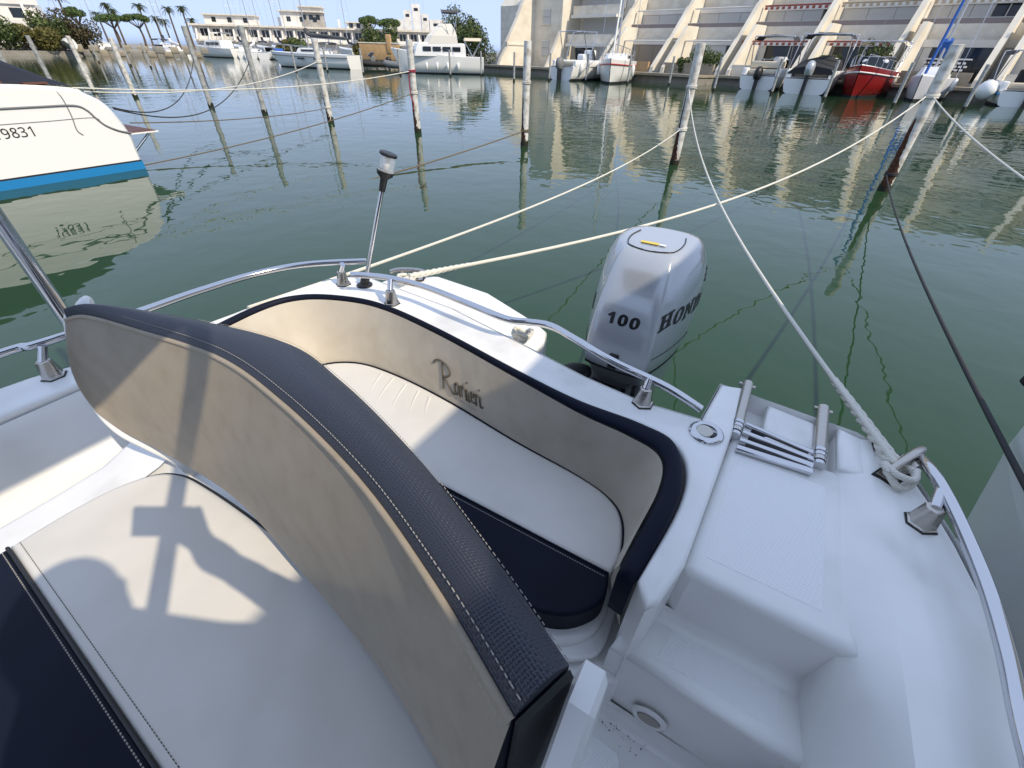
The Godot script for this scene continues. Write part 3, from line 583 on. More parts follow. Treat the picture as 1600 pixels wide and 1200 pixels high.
# ---------------------------------------------------------------- outboard engine
func outboard_engine():
	var o = thing("outboard_engine", "silver outboard engine with black HONDA and 100 lettering, hung on the transom", "outboard engine", Vector3.ZERO, TURN)
	# cowl: plan outlines at rising heights: [y, front a, rear a, half width at the front, widest half width]
	var c = -0.335
	var lev = [[0.822, 1.318, 1.805, 0.110, 0.174], [0.848, 1.316, 1.815, 0.114, 0.180], [0.90, 1.33, 1.835, 0.117, 0.190], [0.98, 1.355, 1.845, 0.116, 0.194], [1.07, 1.385, 1.84, 0.108, 0.189], [1.14, 1.418, 1.825, 0.100, 0.179], [1.19, 1.452, 1.80, 0.092, 0.160], [1.214, 1.485, 1.78, 0.082, 0.140], [1.221, 1.52, 1.755, 0.058, 0.108]]
	var outline = func(l):
		var f: float = l[1]; var r: float = l[2]; var wf: float = l[3]; var wm: float = l[4]; var L = r - f
		var half = [V(0, f), V(wf * 0.55, f + 0.002), V(wf * 0.96, f + 0.012), V(wf * 1.06, f + 0.028), V(lerpf(wf, wm, 0.62), f + L * 0.26), V(wm, f + L * 0.55), V(wm * 0.93, f + L * 0.80), V(wm * 0.70, f + L * 0.94), V(wm * 0.35, r - 0.004), V(0, r)]
		var full = []
		for p in half: full.append(b(c + p.x, p.y, l[0]))
		for k in range(half.size() - 2, 0, -1): full.append(b(c - half[k].x, half[k].y, l[0]))
		return ring_curve(full, 3)
	var rings = []
	for l in curve_rows(lev, 3): rings.append(outline.call(l))
	var st = T(); var fr = []; var sd = []                # crisp edges where the front panel meets the flanks
	for r in rings:
		var n: int = r.size(); fr.append(r.slice(n - 10) + r.slice(0, 11)); sd.append(r.slice(10, n - 9))
	loft(st, fr, false, 1); loft(st, sd, false, 2); fan(st, rings[-1]); fan(st, rings[0], true)
	var cowl = put(st, "cowl", M.engine, o)
	# seam band, lower pan, leg
	st = T(); var r0 = outline.call([0.823, 1.317, 1.806, 0.111, 0.1755]); var r1 = outline.call([0.813, 1.317, 1.806, 0.111, 0.1755]); loft(st, [r1, r0], true); fan(st, r0); put(st, "seam_band", M.black, o)
	st = T(); rings = []
	for l in [[0.813, 1.335, 1.803, 0.108, 0.173], [0.70, 1.41, 1.77, 0.10, 0.160], [0.56, 1.42, 1.70, 0.08, 0.13], [0.46, 1.46, 1.67, 0.06, 0.08]]: rings.append(outline.call(l))
	loft(st, rings, true, 1, true); put(st, "lower_pan", M.engine, o)
	st = T(); rings = []
	for l in [[0.50, 1.46, 1.67, 0.05, 0.07], [0.1, 1.47, 1.65, 0.035, 0.05], [-0.4, 1.47, 1.63, 0.03, 0.04]]: rings.append(outline.call(l))
	loft(st, rings, true, 1, true); put(st, "leg", M.engine, o)
	st = T(); box(st, b(c, 1.31, 0.60), Vector3(0.26, 0.16, 0.30)); box(st, b(c - 0.11, 1.22, 0.66), Vector3(0.05, 0.22, 0.20)); box(st, b(c + 0.11, 1.22, 0.66), Vector3(0.05, 0.22, 0.20))
	for k in 5: box(st, b(c - 0.08 + 0.04 * k, 1.26, 0.705 + 0.02 * (k % 2)), Vector3(0.022, 0.05, 0.12))
	put(st, "mounting_bracket", M.black, o)
	for k in [[-0.16, 0.030], [0.14, 0.014], [0.10, 0.010]]:
		st = T(); tube(st, curve([b(c + k[0], 1.10, 0.60), b(c + k[0], 1.17, 0.76), b(c + k[0] * 0.9, 1.26, 0.79), b(c + k[0] * 0.7, 1.36, 0.74)], 6), k[1], 12); put(st, "hose", M.rubber, o)
	# lettering laid on the cowl
	var surf = func(y, u):                              # point on the cowl at height y; u in metres from the front centre line, to the right
		var l = row_at(lev, y); var r = outline.call(l); var i = 0; var left = absf(u); var n: int = r.size()
		while left > 0.0 and i < n - 1:
			var a0: int = i if u >= 0 else (n - i) % n; var a1: int = (i + 1) if u >= 0 else (n - i - 1) % n
			var d: float = r[a0].distance_to(r[a1])
			if d >= left: return r[a0].lerp(r[a1], left / d)
			left -= d; i += 1
		return r[i]
	var proud = func(p: Vector3) -> Vector3:
		var ctr = b(c, 1.58, p.y); return p + (p - ctr).normalized() * 0.0016
	lettering("100", 0.040, func(x, y): return proud.call(surf.call(0.985 + y, -0.062 + x)), M.ink, cowl, false, true, 800, "lettering_100", 1.25)
	lettering("HONDA", 0.062, func(x, y): return proud.call(surf.call(0.985 + y + 0.04 * x, 0.126 + x)), M.ink, cowl, true, true, 800, "lettering_maker", 1.05)
	lettering("HONDA", 0.062, func(x, y): return proud.call(surf.call(0.975 + y, -0.165 - 0.34 + x)), M.ink, cowl, true, true, 800, "lettering_maker", 1.05)
	for sg in [1.0, -1.0]:                                 # moulded flank line and rear intake slots
		var ln = []
		for k in 14: ln.append(proud.call(surf.call(0.885 + 0.012 * k / 13.0, sg * (0.14 + 0.020 * k))))
		st = T(); tube(st, ln, 0.0014, 5); put(st, "flank_line", M.ink, cowl)
		for q in 3:
			ln = []
			for k in 6: ln.append(proud.call(surf.call(1.085 + 0.018 * q, sg * (0.40 + 0.018 * k))))
			st = T(); tube(st, ln, 0.0035, 5); put(st, "intake_slot", M.black, cowl)
	# latch at the foot of the front
	st = T(); box(st, b(c, 1.317, 0.858), Vector3(0.034, 0.058, 0.012), Basis(Vector3.RIGHT, -0.12), 0.004); var lt = put(st, "latch", M.black, cowl)
	lt.set_meta("label", "black latch at the foot of the cowl")
	# top lid groove and the warning sticker
	var fine = []
	for l in curve_rows(lev, 10):
		if l[0] > 1.0:
			var pl = PackedVector2Array()
			for p in outline.call(l): pl.append(Vector2(p.x, -p.z))
			fine.append([l[0], pl])
	var tp = func(a, u, up):                            # the cowl's upper surface over a plan point
		for k in range(fine.size() - 1, -1, -1):
			if Geometry2D.is_point_in_polygon(Vector2(c + u, a), fine[k][1]): return b(c + u, a, fine[k][0] + up)
		return b(c + u, a, 1.0)
	var gv = []
	for p in c2([V(0.085, 1.68), V(0.095, 1.62), V(0.092, 1.56), V(0.075, 1.515), V(0.04, 1.497), V(0, 1.492), V(-0.04, 1.497), V(-0.075, 1.515), V(-0.092, 1.56), V(-0.095, 1.62), V(-0.085, 1.68)], 6): gv.append(tp.call(p.y, p.x, 0.002))
	st = T(); tube(st, gv, 0.0022, 5); put(st, "lid_groove", M.ink, cowl)
	st = T(); quad(st, tp.call(1.545, -0.045, 0.004), tp.call(1.568, -0.045, 0.003), tp.call(1.568, 0.02, 0.003), tp.call(1.545, 0.02, 0.004)); put(st, "warning_sticker", M.yellow, cowl)
	st = T(); quad(st, tp.call(1.545, 0.022, 0.004), tp.call(1.565, 0.022, 0.003), tp.call(1.565, 0.045, 0.003), tp.call(1.545, 0.045, 0.004)); put(st, "sticker", M.white_print, cowl)
func curve_rows(rows: Array, per: int) -> Array:
	var out = []
	for i in rows.size() - 1:
		for k in per:
			var r = []
			for j in rows[0].size():
				var p0: float = rows[maxi(i - 1, 0)][j]; var p1: float = rows[i][j]; var p2: float = rows[i + 1][j]; var p3: float = rows[mini(i + 2, rows.size() - 1)][j]; var t = float(k) / per
				r.append(0.5 * ((2.0 * p1) + (p2 - p0) * t + (2.0 * p0 - 5.0 * p1 + 4.0 * p2 - p3) * t * t + (3.0 * p1 - p0 - 3.0 * p2 + p3) * t * t * t))
			out.append(r)
	out.append(rows[-1]); return out
func row_at(rows: Array, y: float) -> Array:
	var rs = curve_rows(rows, 3)
	for i in rs.size() - 1:
		if rs[i][0] <= y and rs[i + 1][0] >= y:
			var t: float = (y - rs[i][0]) / maxf(rs[i + 1][0] - rs[i][0], 1e-5); var r = []
			for j in rs[0].size(): r.append(lerpf(rs[i][j], rs[i + 1][j], t))
			return r
	return rs[-1]

# ---------------------------------------------------------------- rails, ladder, cleats, light
func rail_post(p: Vector3, top: Vector3):
	var st = T(); lathe(st, p, [[0.030, 0.0], [0.030, 0.003, 1], [0.0, 0.0031]], 6); var o = put(st, "rail_post", M.cast, boat); o.name = "rail_post"
	st = T(); lathe(st, p + Vector3(0, 0.002, 0), [[0.031, 0.0], [0.031, 0.004, 1], [0.027, 0.006, 1], [0.019, 0.055, 1], [0.015, 0.058]], 6); put(st, "socket", M.cast, o)
	st = T(); tube(st, [p + Vector3(0, 0.055, 0), top], 0.0115, 12); put(st, "stem", M.steel, o)
	st = T(); lathe(st, p - Vector3(0, 0.001, 0), [[0.034, 0.0], [0.034, 0.003, 1], [0.033, 0.0032]], 6); put(st, "gasket", M.black, o)
func boat_fittings():
	var st = T()
	# rails
	var l1 = curve([b(-1.80, -1.3, 1.02), b(-1.81, -0.3, 1.02), bp(0, 553, 1.02), bp(62, 537, 1.02), bp(215, 488, 1.02), bp(310, 455, 1.02), bp(400, 428, 1.02), bp(480, 413, 1.02), bp(572, 408, 1.02)], 8)
	st = T(); tube(st, l1, 0.0125, 14); put(st, "stern_rail", M.steel, boat)
	var l2 = curve([bp(549, 429, 1.01), bp(600, 433, 1.01), bp(660, 447, 1.01), bp(730, 474, 1.01), bp(790, 498, 1.005), bp(825, 503, 1.01), bp(860, 509, 1.02), bp(900, 531, 1.025), bp(960, 566, 1.02), bp(1040, 604, 0.985), bp(1095, 639, 0.945)], 8)
	st = T(); tube(st, l2, 0.0125, 14); put(st, "stern_rail", M.steel, boat)
	var l3 = curve([bp(1438, 716, 0.95), bp(1455, 735, 0.975), bp(1475, 768, 0.985), bp(1503, 825, 0.985), bp(1540, 915, 0.985), bp(1572, 1020, 0.985), bp(1596, 1130, 0.985), b(0.553, 0.43, 0.985), b(0.553, 0.30, 0.985), b(0.556, 0.1, 0.985), b(0.565, -0.3, 0.985), b(0.57, -0.8, 0.985), b(0.56, -1.4, 0.985)], 8)
	st = T(); tube(st, l3, 0.0135, 14); put(st, "side_rail", M.steel, boat)
	for e in [[bp(85, 588, DECK), bp(66, 540, 1.02)], [bp(537, 444, DECK), bp(535, 413, 1.02)], [bp(613, 474, DECK), bp(610, 437, 1.01)], [bp(1004, 630, DECK), bp(1015, 592, 1.0)], [bp(1438, 818, DECK), bp(1470, 768, 0.985)]]: rail_post(e[0], e[1])
	# filler cap
	var p = bp(1103, 677, DECK)
	st = T(); lathe(st, p, [[0.047, 0.0], [0.046, 0.006], [0.038, 0.011], [0.028, 0.009, 1], [0.027, 0.004, 1], [0.0, 0.004]], 32); var cap_ = put(st, "filler_cap", M.steel, boat)
	st = T(); lathe(st, p + Vector3(-0.006, 0.004, 0), [[0.024, 0.0], [0.024, 0.004, 1], [0.021, 0.006], [0.0, 0.0065]], 24); put(st, "cap_lid", M.cast, cap_)
	st = T(); lathe(st, p + Vector3(0.020, 0.0055, 0.004), [[0.010, 0.0], [0.010, 0.003, 1], [0.0, 0.0032]], 14); put(st, "cap_recess", M.black, cap_)
	# boarding ladder folded into its recess
	var lad = Node3D.new(); lad.name = "boarding_ladder"; boat.add_child(lad)
	for e in [[bp(1168, 600, 0.915), bp(1149, 676, 0.905)], [bp(1286, 638, 0.915), bp(1279, 722, 0.905)]]:
		st = T(); tube(st, [e[0], e[1]], 0.0165, 18); put(st, "ladder_tube", M.cast, lad)
		var dv: Vector3 = (e[1] - e[0]).normalized()
		for k in 4:
			var q: Vector3 = e[1] + dv * (k * 0.0165 - 0.045)
			st = T(); tube(st, [q, q + dv * 0.012], 0.0185 - 0.001 * k, 16); put(st, "ladder_collar", M.steel, lad)
		st = T(); tube(st, [e[0] - Vector3(0.024, 0, 0) + dv * 0.008, e[0] + Vector3(0.024, 0, 0) + dv * 0.008], 0.006, 8); put(st, "ladder_pin", M.cast, lad)
	for k in 4:
		var q0 = bp(1165 - k * 5, 664 + k * 12, 0.903); var q1 = bp(1272 - k * 1.5, 709 + k * 9.5, 0.903)
		st = T(); tube(st, [q0, q1], 0.0095 if k < 3 else 0.011, 12); put(st, "rung", M.steel, lad)
		if k < 3:
			st = T(); tube(st, [q0.lerp(q1, 0.10) + Vector3(0, -0.002, 0.011), q0.lerp(q1, 0.92) + Vector3(0, -0.002, 0.011)], 0.007, 8); put(st, "rung_grip", M.rubber, lad)
	# cleats
	for e in [[bp(640, 436, 0.885), 0.5], [bp(1402, 735, DECK), 1.05]]:
		var q: Vector3 = e[0]; var dir = Vector3(cos(e[1]), 0, -sin(e[1])); st = T()
		tube(st, curve([q + dir * -0.085 + Vector3(0, 0.034, 0), q + dir * -0.04 + Vector3(0, 0.045, 0), q + dir * 0.04 + Vector3(0, 0.045, 0), q + dir * 0.085 + Vector3(0, 0.034, 0)], 5), 0.011, 10)
		tube(st, [q + dir * -0.03, q + dir * -0.03 + Vector3(0, 0.044, 0)], 0.012, 10); tube(st, [q + dir * 0.03, q + dir * 0.03 + Vector3(0, 0.044, 0)], 0.012, 10)
		box(st, q + Vector3(0, 0.004, 0), Vector3(0.13, 0.008, 0.04), Basis(Vector3.UP, e[1])); put(st, "cleat", M.cast, boat)
		st = T(); box(st, q + Vector3(0, -0.001, 0), Vector3(0.142, 0.006, 0.052), Basis(Vector3.UP, e[1])); put(st, "cleat_pad", M.black, boat)
	# all-round stern light on its pole
	var lf = at(570, 446, DECK); var lt = at(601, 274, 1.365)
	var o = thing("stern_light", "round stern light with a clear lens on a steel pole at the deck corner", "boat light", lf)
	var up = lt - lf; var dirn = up.normalized()
	st = T(); lathe(st, Vector3.ZERO, [[0.034, 0.0], [0.034, 0.006, 1], [0.02, 0.012]], 16); lathe(st, Vector3(0, 0.008, 0), [[0.019, 0.0], [0.019, 0.045, 1], [0.014, 0.05]], 10, dirn); put(st, "base", M.black, o)
	st = T(); tube(st, [dirn * 0.05, up], 0.0085, 12); put(st, "pole", M.steel, o)
	st = T(); lathe(st, up, [[0.012, -0.06], [0.014, -0.012], [0.030, 0.002], [0.033, 0.016, 1], [0.030, 0.018]], 18, dirn); put(st, "holder", M.black, o)
	var lens = []
	for k in 9: lens.append([0.0295 + (0.0020 if k % 2 == 0 else 0.0), 0.018 + k * 0.0066])
	st = T(); lathe(st, up, lens, 20, dirn); put(st, "lens", M.clear, o)
	st = T(); lathe(st, up, [[0.008, 0.02], [0.013, 0.03], [0.013, 0.06], [0.005, 0.066]], 10, dirn); put(st, "bulb", M.white_print, o)
	st = T(); lathe(st, up, [[0.031, 0.071], [0.033, 0.073], [0.033, 0.079, 1], [0.029, 0.082], [0.0, 0.083]], 20, dirn); put(st, "cap", M.black, o)

# ---------------------------------------------------------------- T-top over the helm, outside the picture; it shades the left of the cockpit
func t_top():
	var o = thing("t_top", "navy canvas shade top on steel tubes above the helm bench", "boat top", Vector3.ZERO, TURN)
	var st = T(); slab(st, [V(-1.22, -1.5), V(-1.22, 0.24), V(-1.14, 0.31), V(0.04, 0.31), V(0.12, 0.23), V(0.10, -1.5)], 2.285, 2.31, 0.01, true); put(st, "canopy", M.canvas_navy, o)
	for e in [[b(-1.72, 0.30, DECK), b(-1.72, 0.30, 1.9), b(-1.60, 0.28, 2.22), b(-1.1, 0.22, 2.27)], [b(0.54, -0.86, DECK), b(0.46, -0.62, 1.23), b(0.30, -0.12, 1.87), b(0.14, 0.19, 2.21), b(0.05, 0.22, 2.27), b(-0.1, 0.22, 2.27)], [b(-1.72, -1.3, DECK), b(-1.70, -1.3, 1.9), b(-1.5, -1.3, 2.25), b(-1.1, -1.3, 2.27)]]:
		st = T(); tube(st, curve(e, 6), 0.019, 14); put(st, "frame_tube", M.steel, o)
	st = T(); lathe(st, b(-1.72, 0.30, DECK), [[0.032, 0.0], [0.030, 0.008, 1], [0.024, 0.03], [0.022, 0.05]], 16); put(st, "foot", M.black, o)

# ---------------------------------------------------------------- the boats on either side
func neighbours():
	var st = T()
	# cruiser on the left: profile of (a, y) carried across its beam
	var o = thing("cabin_cruiser", "white cruiser with a blue waterline stripe, registration 19831 and a navy cover", "cruiser", Vector3.ZERO, TURN)
	var prof = c2([V(3.80, -0.3), V(3.84, 0.0), V(3.85, 0.30), V(3.848, 0.56), V(3.72, 0.937), V(3.50, 1.117), V(3.36, 1.185), V(2.58, 1.255), V(1.0, 1.30), V(-3.0, 1.42)], 5)
	var rings = []
	for lv in [[0.0, 0.05], [0.035, 0.012], [0.10, 0.0]]:
		var r = []
		for p in prof: r.append(b(-9.75 - lv[0], p.x - lv[1], p.y - lv[1] * (0.8 if p.y > 0.7 else 0.0)))
		rings.append(r)
	rings.reverse()
	var side = []
	for p in prof: side.append(b(-9.75, p.x - 0.05, p.y - (0.04 if p.y > 0.7 else 0.0)))
	loft(st, rings); var poly = PackedVector2Array()
	for p in side: poly.append(Vector2(-p.z, p.y))
	poly.append(V(-3.0, -0.3)); poly.append(V(1.0, -0.3))
	var ix = Geometry2D.triangulate_polygon(poly)
	for k in range(0, ix.size(), 3): tri(st, b(-9.75, poly[ix[k]].x, poly[ix[k]].y), b(-9.75, poly[ix[k + 1]].x, poly[ix[k + 1]].y), b(-9.75, poly[ix[k + 2]].x, poly[ix[k + 2]].y))
	rings = []
	for s in [-9.85, -12.5]:
		var r = []
		for p in prof: r.append(b(s, p.x, p.y))
		rings.append(r)
	loft(st, rings); put(st, "hull", M.boat_white, o)
	st = T(); box(st, b(-9.748, 0.4, 0.055), Vector3(0.008, 0.13, 6.86)); put(st, "waterline_stripe", M.stripe_blue, o)
	st = T(); box(st, b(-11.1, 3.845, 0.055), Vector3(2.6, 0.13, 0.02)); put(st, "waterline_stripe", M.stripe_blue, o)
	st = T(); box(st, b(-9.747, 0.4, 0.132), Vector3(0.008, 0.022, 6.84)); put(st, "boot_line", M.antifoul, o)
	var pts = []
	for p in [[0, 170], [60, 167], [115, 165], [135, 172], [150, 185], [165, 196], [185, 204], [205, 208]]: pts.append(Vector3(onside(p[0], p[1], -9.745).dot(S), onside(p[0], p[1], -9.745).y, -onside(p[0], p[1], -9.745).dot(A)))
	pts.push_front(pts[0] + (pts[0] - pts[1]) * 6.0)
	st = T(); tube(st, curve(pts, 5), 0.014, 8); put(st, "rub_rail", M.boat_grey, o)
	pts = []
	for p in [[0, 195], [80, 189], [146, 184], [160, 193], [180, 204], [205, 210]]: pts.append(Vector3(onside(p[0], p[1], -9.748).dot(S), onside(p[0], p[1], -9.748).y, -onside(p[0], p[1], -9.748).dot(A)))
	pts.push_front(pts[0] + (pts[0] - pts[1]) * 4.0)
	st = T(); tube(st, curve(pts, 5), 0.005, 6); put(st, "moulding_line", M.boat_grey, o)
	lettering("19831", 0.125, func(x, y): return b(-9.744, 2.20 + x, 0.625 + y), M.ink, o, false, false, 400, "registration_number")
	st = T(); box(st, b(-10.6, 4.08, 0.52), Vector3(1.6, 0.02, 0.44)); var pf = put(st, "stern_platform", M.boat_white, o)
	for k in 5: st = T(); box(st, b(-10.6, 3.92 + k * 0.08, 0.535), Vector3(1.56, 0.014, 0.06)); put(st, "plank", M.teak, pf)
	st = T(); tube(st, [b(-9.9, 4.2, 0.51), b(-9.9, 3.86, 0.25)], 0.02, 8); put(st, "platform_strut", M.steel, pf)
	for k in 3: st = T(); box(st, b(-9.95, 2.0 + k * 0.5, 1.29 - 0.022 * k), Vector3(0.14, 0.02, 0.28)); put(st, "deck_inlay", M.teak, o)
	st = T(); rings = []
	for e in [[3.46, 1.19, 0.015], [3.2, 1.22, 0.13], [2.9, 1.235, 0.28], [2.6, 1.25, 0.46], [2.2, 1.26, 0.62], [1.2, 1.28, 0.72], [-1.0, 1.3, 0.75]]:
		rings.append([b(-10.02, e[0], e[1]), b(-10.12, e[0], e[1] + e[2] * 0.7), b(-10.5, e[0], e[1] + e[2]), b(-11.7, e[0], e[1] + e[2]), b(-12.3, e[0], e[1])])
	loft(st, rings); fan(st, rings[0]); put(st, "canvas_cover", M.canvas_navy, o)
	st = T(); tube(st, curve([w2b(onside(85, 140, -9.76)), w2b(onside(98, 155, -9.745)), w2b(onside(112, 182, -9.745)), w2b(onside(120, 203, -9.742)), w2b(onside(130, 211, -9.742))], 5), 0.007, 6); put(st, "tie_cord", M.boat_grey, o)
	# larger cruiser on the right: only its quarter shows, its cabin shades our starboard... side deck
	o = thing("flybridge_cruiser", "white hull quarter with a black rubbing strake close beside the right rail", "cruiser", Vector3.ZERO, TURN)
	var plan = c2([V(3.9, -4.0), V(0.84, -4.0)], 2) + c2([V(0.90, -0.5), V(0.885, 0.6), V(0.88, 1.1), V(0.88, 1.37), V(0.905, 1.62), V(0.955, 1.84), V(1.10, 1.93)], 4) + [V(3.4, 1.93)]
	st = T(); rings = []
	for lv in [[0.96, 0.03], [0.93, 0.0], [0.70, 0.02], [0.0, 0.16], [-0.3, 0.30]]:
		var r = []
		for p in inset(PackedVector2Array(plan), lv[1]): r.append(b(p.x, p.y, lv[0]))
		rings.append(r)
	loft(st, rings, true, -1); cap(st, inset(PackedVector2Array(plan), 0.03), 0.96); put(st, "hull", M.boat_white, o)
	pts = []
	for p in plan:
		if p.x < 1.0 and p.y > -3.9 and p.y < 1.42: pts.append(b(p.x - 0.004, p.y, 0.86))
	st = T(); tube(st, pts, 0.02, 10); put(st, "rubbing_strake", M.rubber, o)
	st = T(); lathe(st, b(0.93, 1.86, 0.90), [[0.03, 0.0], [0.045, 0.01], [0.045, 0.06], [0.02, 0.075]], 14); put(st, "corner_guard", M.rubber, o)
	st = T(); box(st, b(2.45, -1.1, 1.95), Vector3(1.32, 2.0, 5.0), Basis.IDENTITY, 0.06); put(st, "cabin", M.boat_white, o)
	for k in 4: st = T(); box(st, b(1.788, -2.9 + k * 1.15, 2.0), Vector3(0.01, 0.55, 0.95)); put(st, "window", M.pane, o)
	st = T(); box(st, b(2.45, -0.95, 2.98), Vector3(1.32, 0.08, 5.6), Basis.IDENTITY, 0.03); put(st, "hardtop", M.boat_white, o)
	for s in [1.84, 3.05]: st = T(); tube(st, [b(s, 1.72, 0.95), b(s, 1.72, 2.96)], 0.03, 10); put(st, "hardtop_leg", M.steel, o)
	st = T(); box(st, b(1.82, 1.5, 1.95), Vector3(0.03, 2.0, 0.62)); put(st, "side_curtain", M.canvas_cream, o)
func w2b(p: Vector3) -> Vector3: return Vector3(p.dot(S), p.y, -p.dot(A))

# ---------------------------------------------------------------- mooring posts and ropes
func post(s: float, a: float, h: float, style: int, label: String, r := 0.08, category := "mooring post"):
	var o = thing("mooring_post", label, category, w(s, a, 0), 0.0, "mooring posts along the berths")
	var st = T(); var y0 = -0.05
	lathe(st, Vector3.ZERO, [[r, y0], [r, h - 0.005, 1], [r - 0.006, h, 1], [r - 0.012, h - 0.04]], 20); put(st, "shaft", M.post if style != 2 else M.post_grey, o)
	if style == 0: return o
	var nz = FastNoiseLite.new(); nz.seed = int(s * 10.0); nz.frequency = 3.0
	for lv in [[-1.2, 0.10, M.weed, "weed_band", 0.010]]:      # worn, ragged edges
		st = T(); var rings = []
		for i in 7:
			var ring = []
			for j in 20:
				var an = TAU * j / 20; var t = i / 6.0
				var top: float = lv[1] + nz.get_noise_2d(cos(an) * 1.3 + lv[1] * 9.0, sin(an) * 1.3) * (0.45 if lv[1] > 0.3 else 0.12)
				if lv[1] > 0.3: top = maxf(0.16, top * (1.0 if style == 1 else 0.5))
				var y: float = lerpf(lv[0], top, t); var rr: float = r + lv[4] + (nz.get_noise_3d(cos(an) * 3, y * 6, sin(an) * 3) * 0.012 if lv[1] < 0.3 else 0.0)
				ring.append(Vector3(cos(an) * rr, y, sin(an) * rr))
			rings.append(ring)
		loft(st, rings, true); put(st, lv[3], lv[2], o)
	return o
func guard(o, h0: float, h1: float, an0: float, an1: float, m, called: String, r := 0.082):
	var st = T(); var rings = []; var nz = FastNoiseLite.new(); nz.seed = int(o.position.x * 7.0) + int(h1 * 50.0); nz.frequency = 1.0
	for i in 25:                                           # ragged edges that close up towards the top
		var t = i / 24.0; var y = lerpf(h0, h1, t); var ring = []; var mid = (an0 + an1) / 2; var half: float = (an1 - an0) / 2 * (1.0 - 0.75 * pow(t, 3.0))
		var e0: float = mid - half * (1.0 + 0.5 * nz.get_noise_2d(y * 14.0, 3.0) + 0.25 * nz.get_noise_2d(y * 45.0, 9.0)); var e1: float = mid + half * (1.0 + 0.5 * nz.get_noise_2d(y * 14.0, 30.0) + 0.25 * nz.get_noise_2d(y * 45.0, 50.0))
		for j in 7:
			var an = lerpf(e0, e1, j / 6.0); ring.append(Vector3(cos(an) * r, y, sin(an) * r))
		rings.append(ring)
	loft(st, rings); put(st, called, m, o)
func collar(o, y: float, m, r := 0.089):
	var st = T(); var ring = []
	for k in 3:
		ring = []
		for j in 19: ring.append(Vector3(cos(TAU * j / 18) * r, y + 0.022 * k + 0.01 * sin(TAU * j / 18.0 + k), sin(TAU * j / 18) * r))
		tube(st, ring, 0.011, 6, false)
	put(st, "rope_collar", m, o)
func rope(p0: Vector3, p1: Vector3, sag: float, m, r: float, label: String, called := "mooring_rope", n := 28):
	var pts = []
	for i in n + 1:
		var t = float(i) / n; pts.append(p0.lerp(p1, t) - Vector3(0, sag * 4.0 * t * (1.0 - t), 0))
	var st = T(); tube(st, pts, r, 8); var o = put(st, called, m); tag(o, label, "rope"); return o
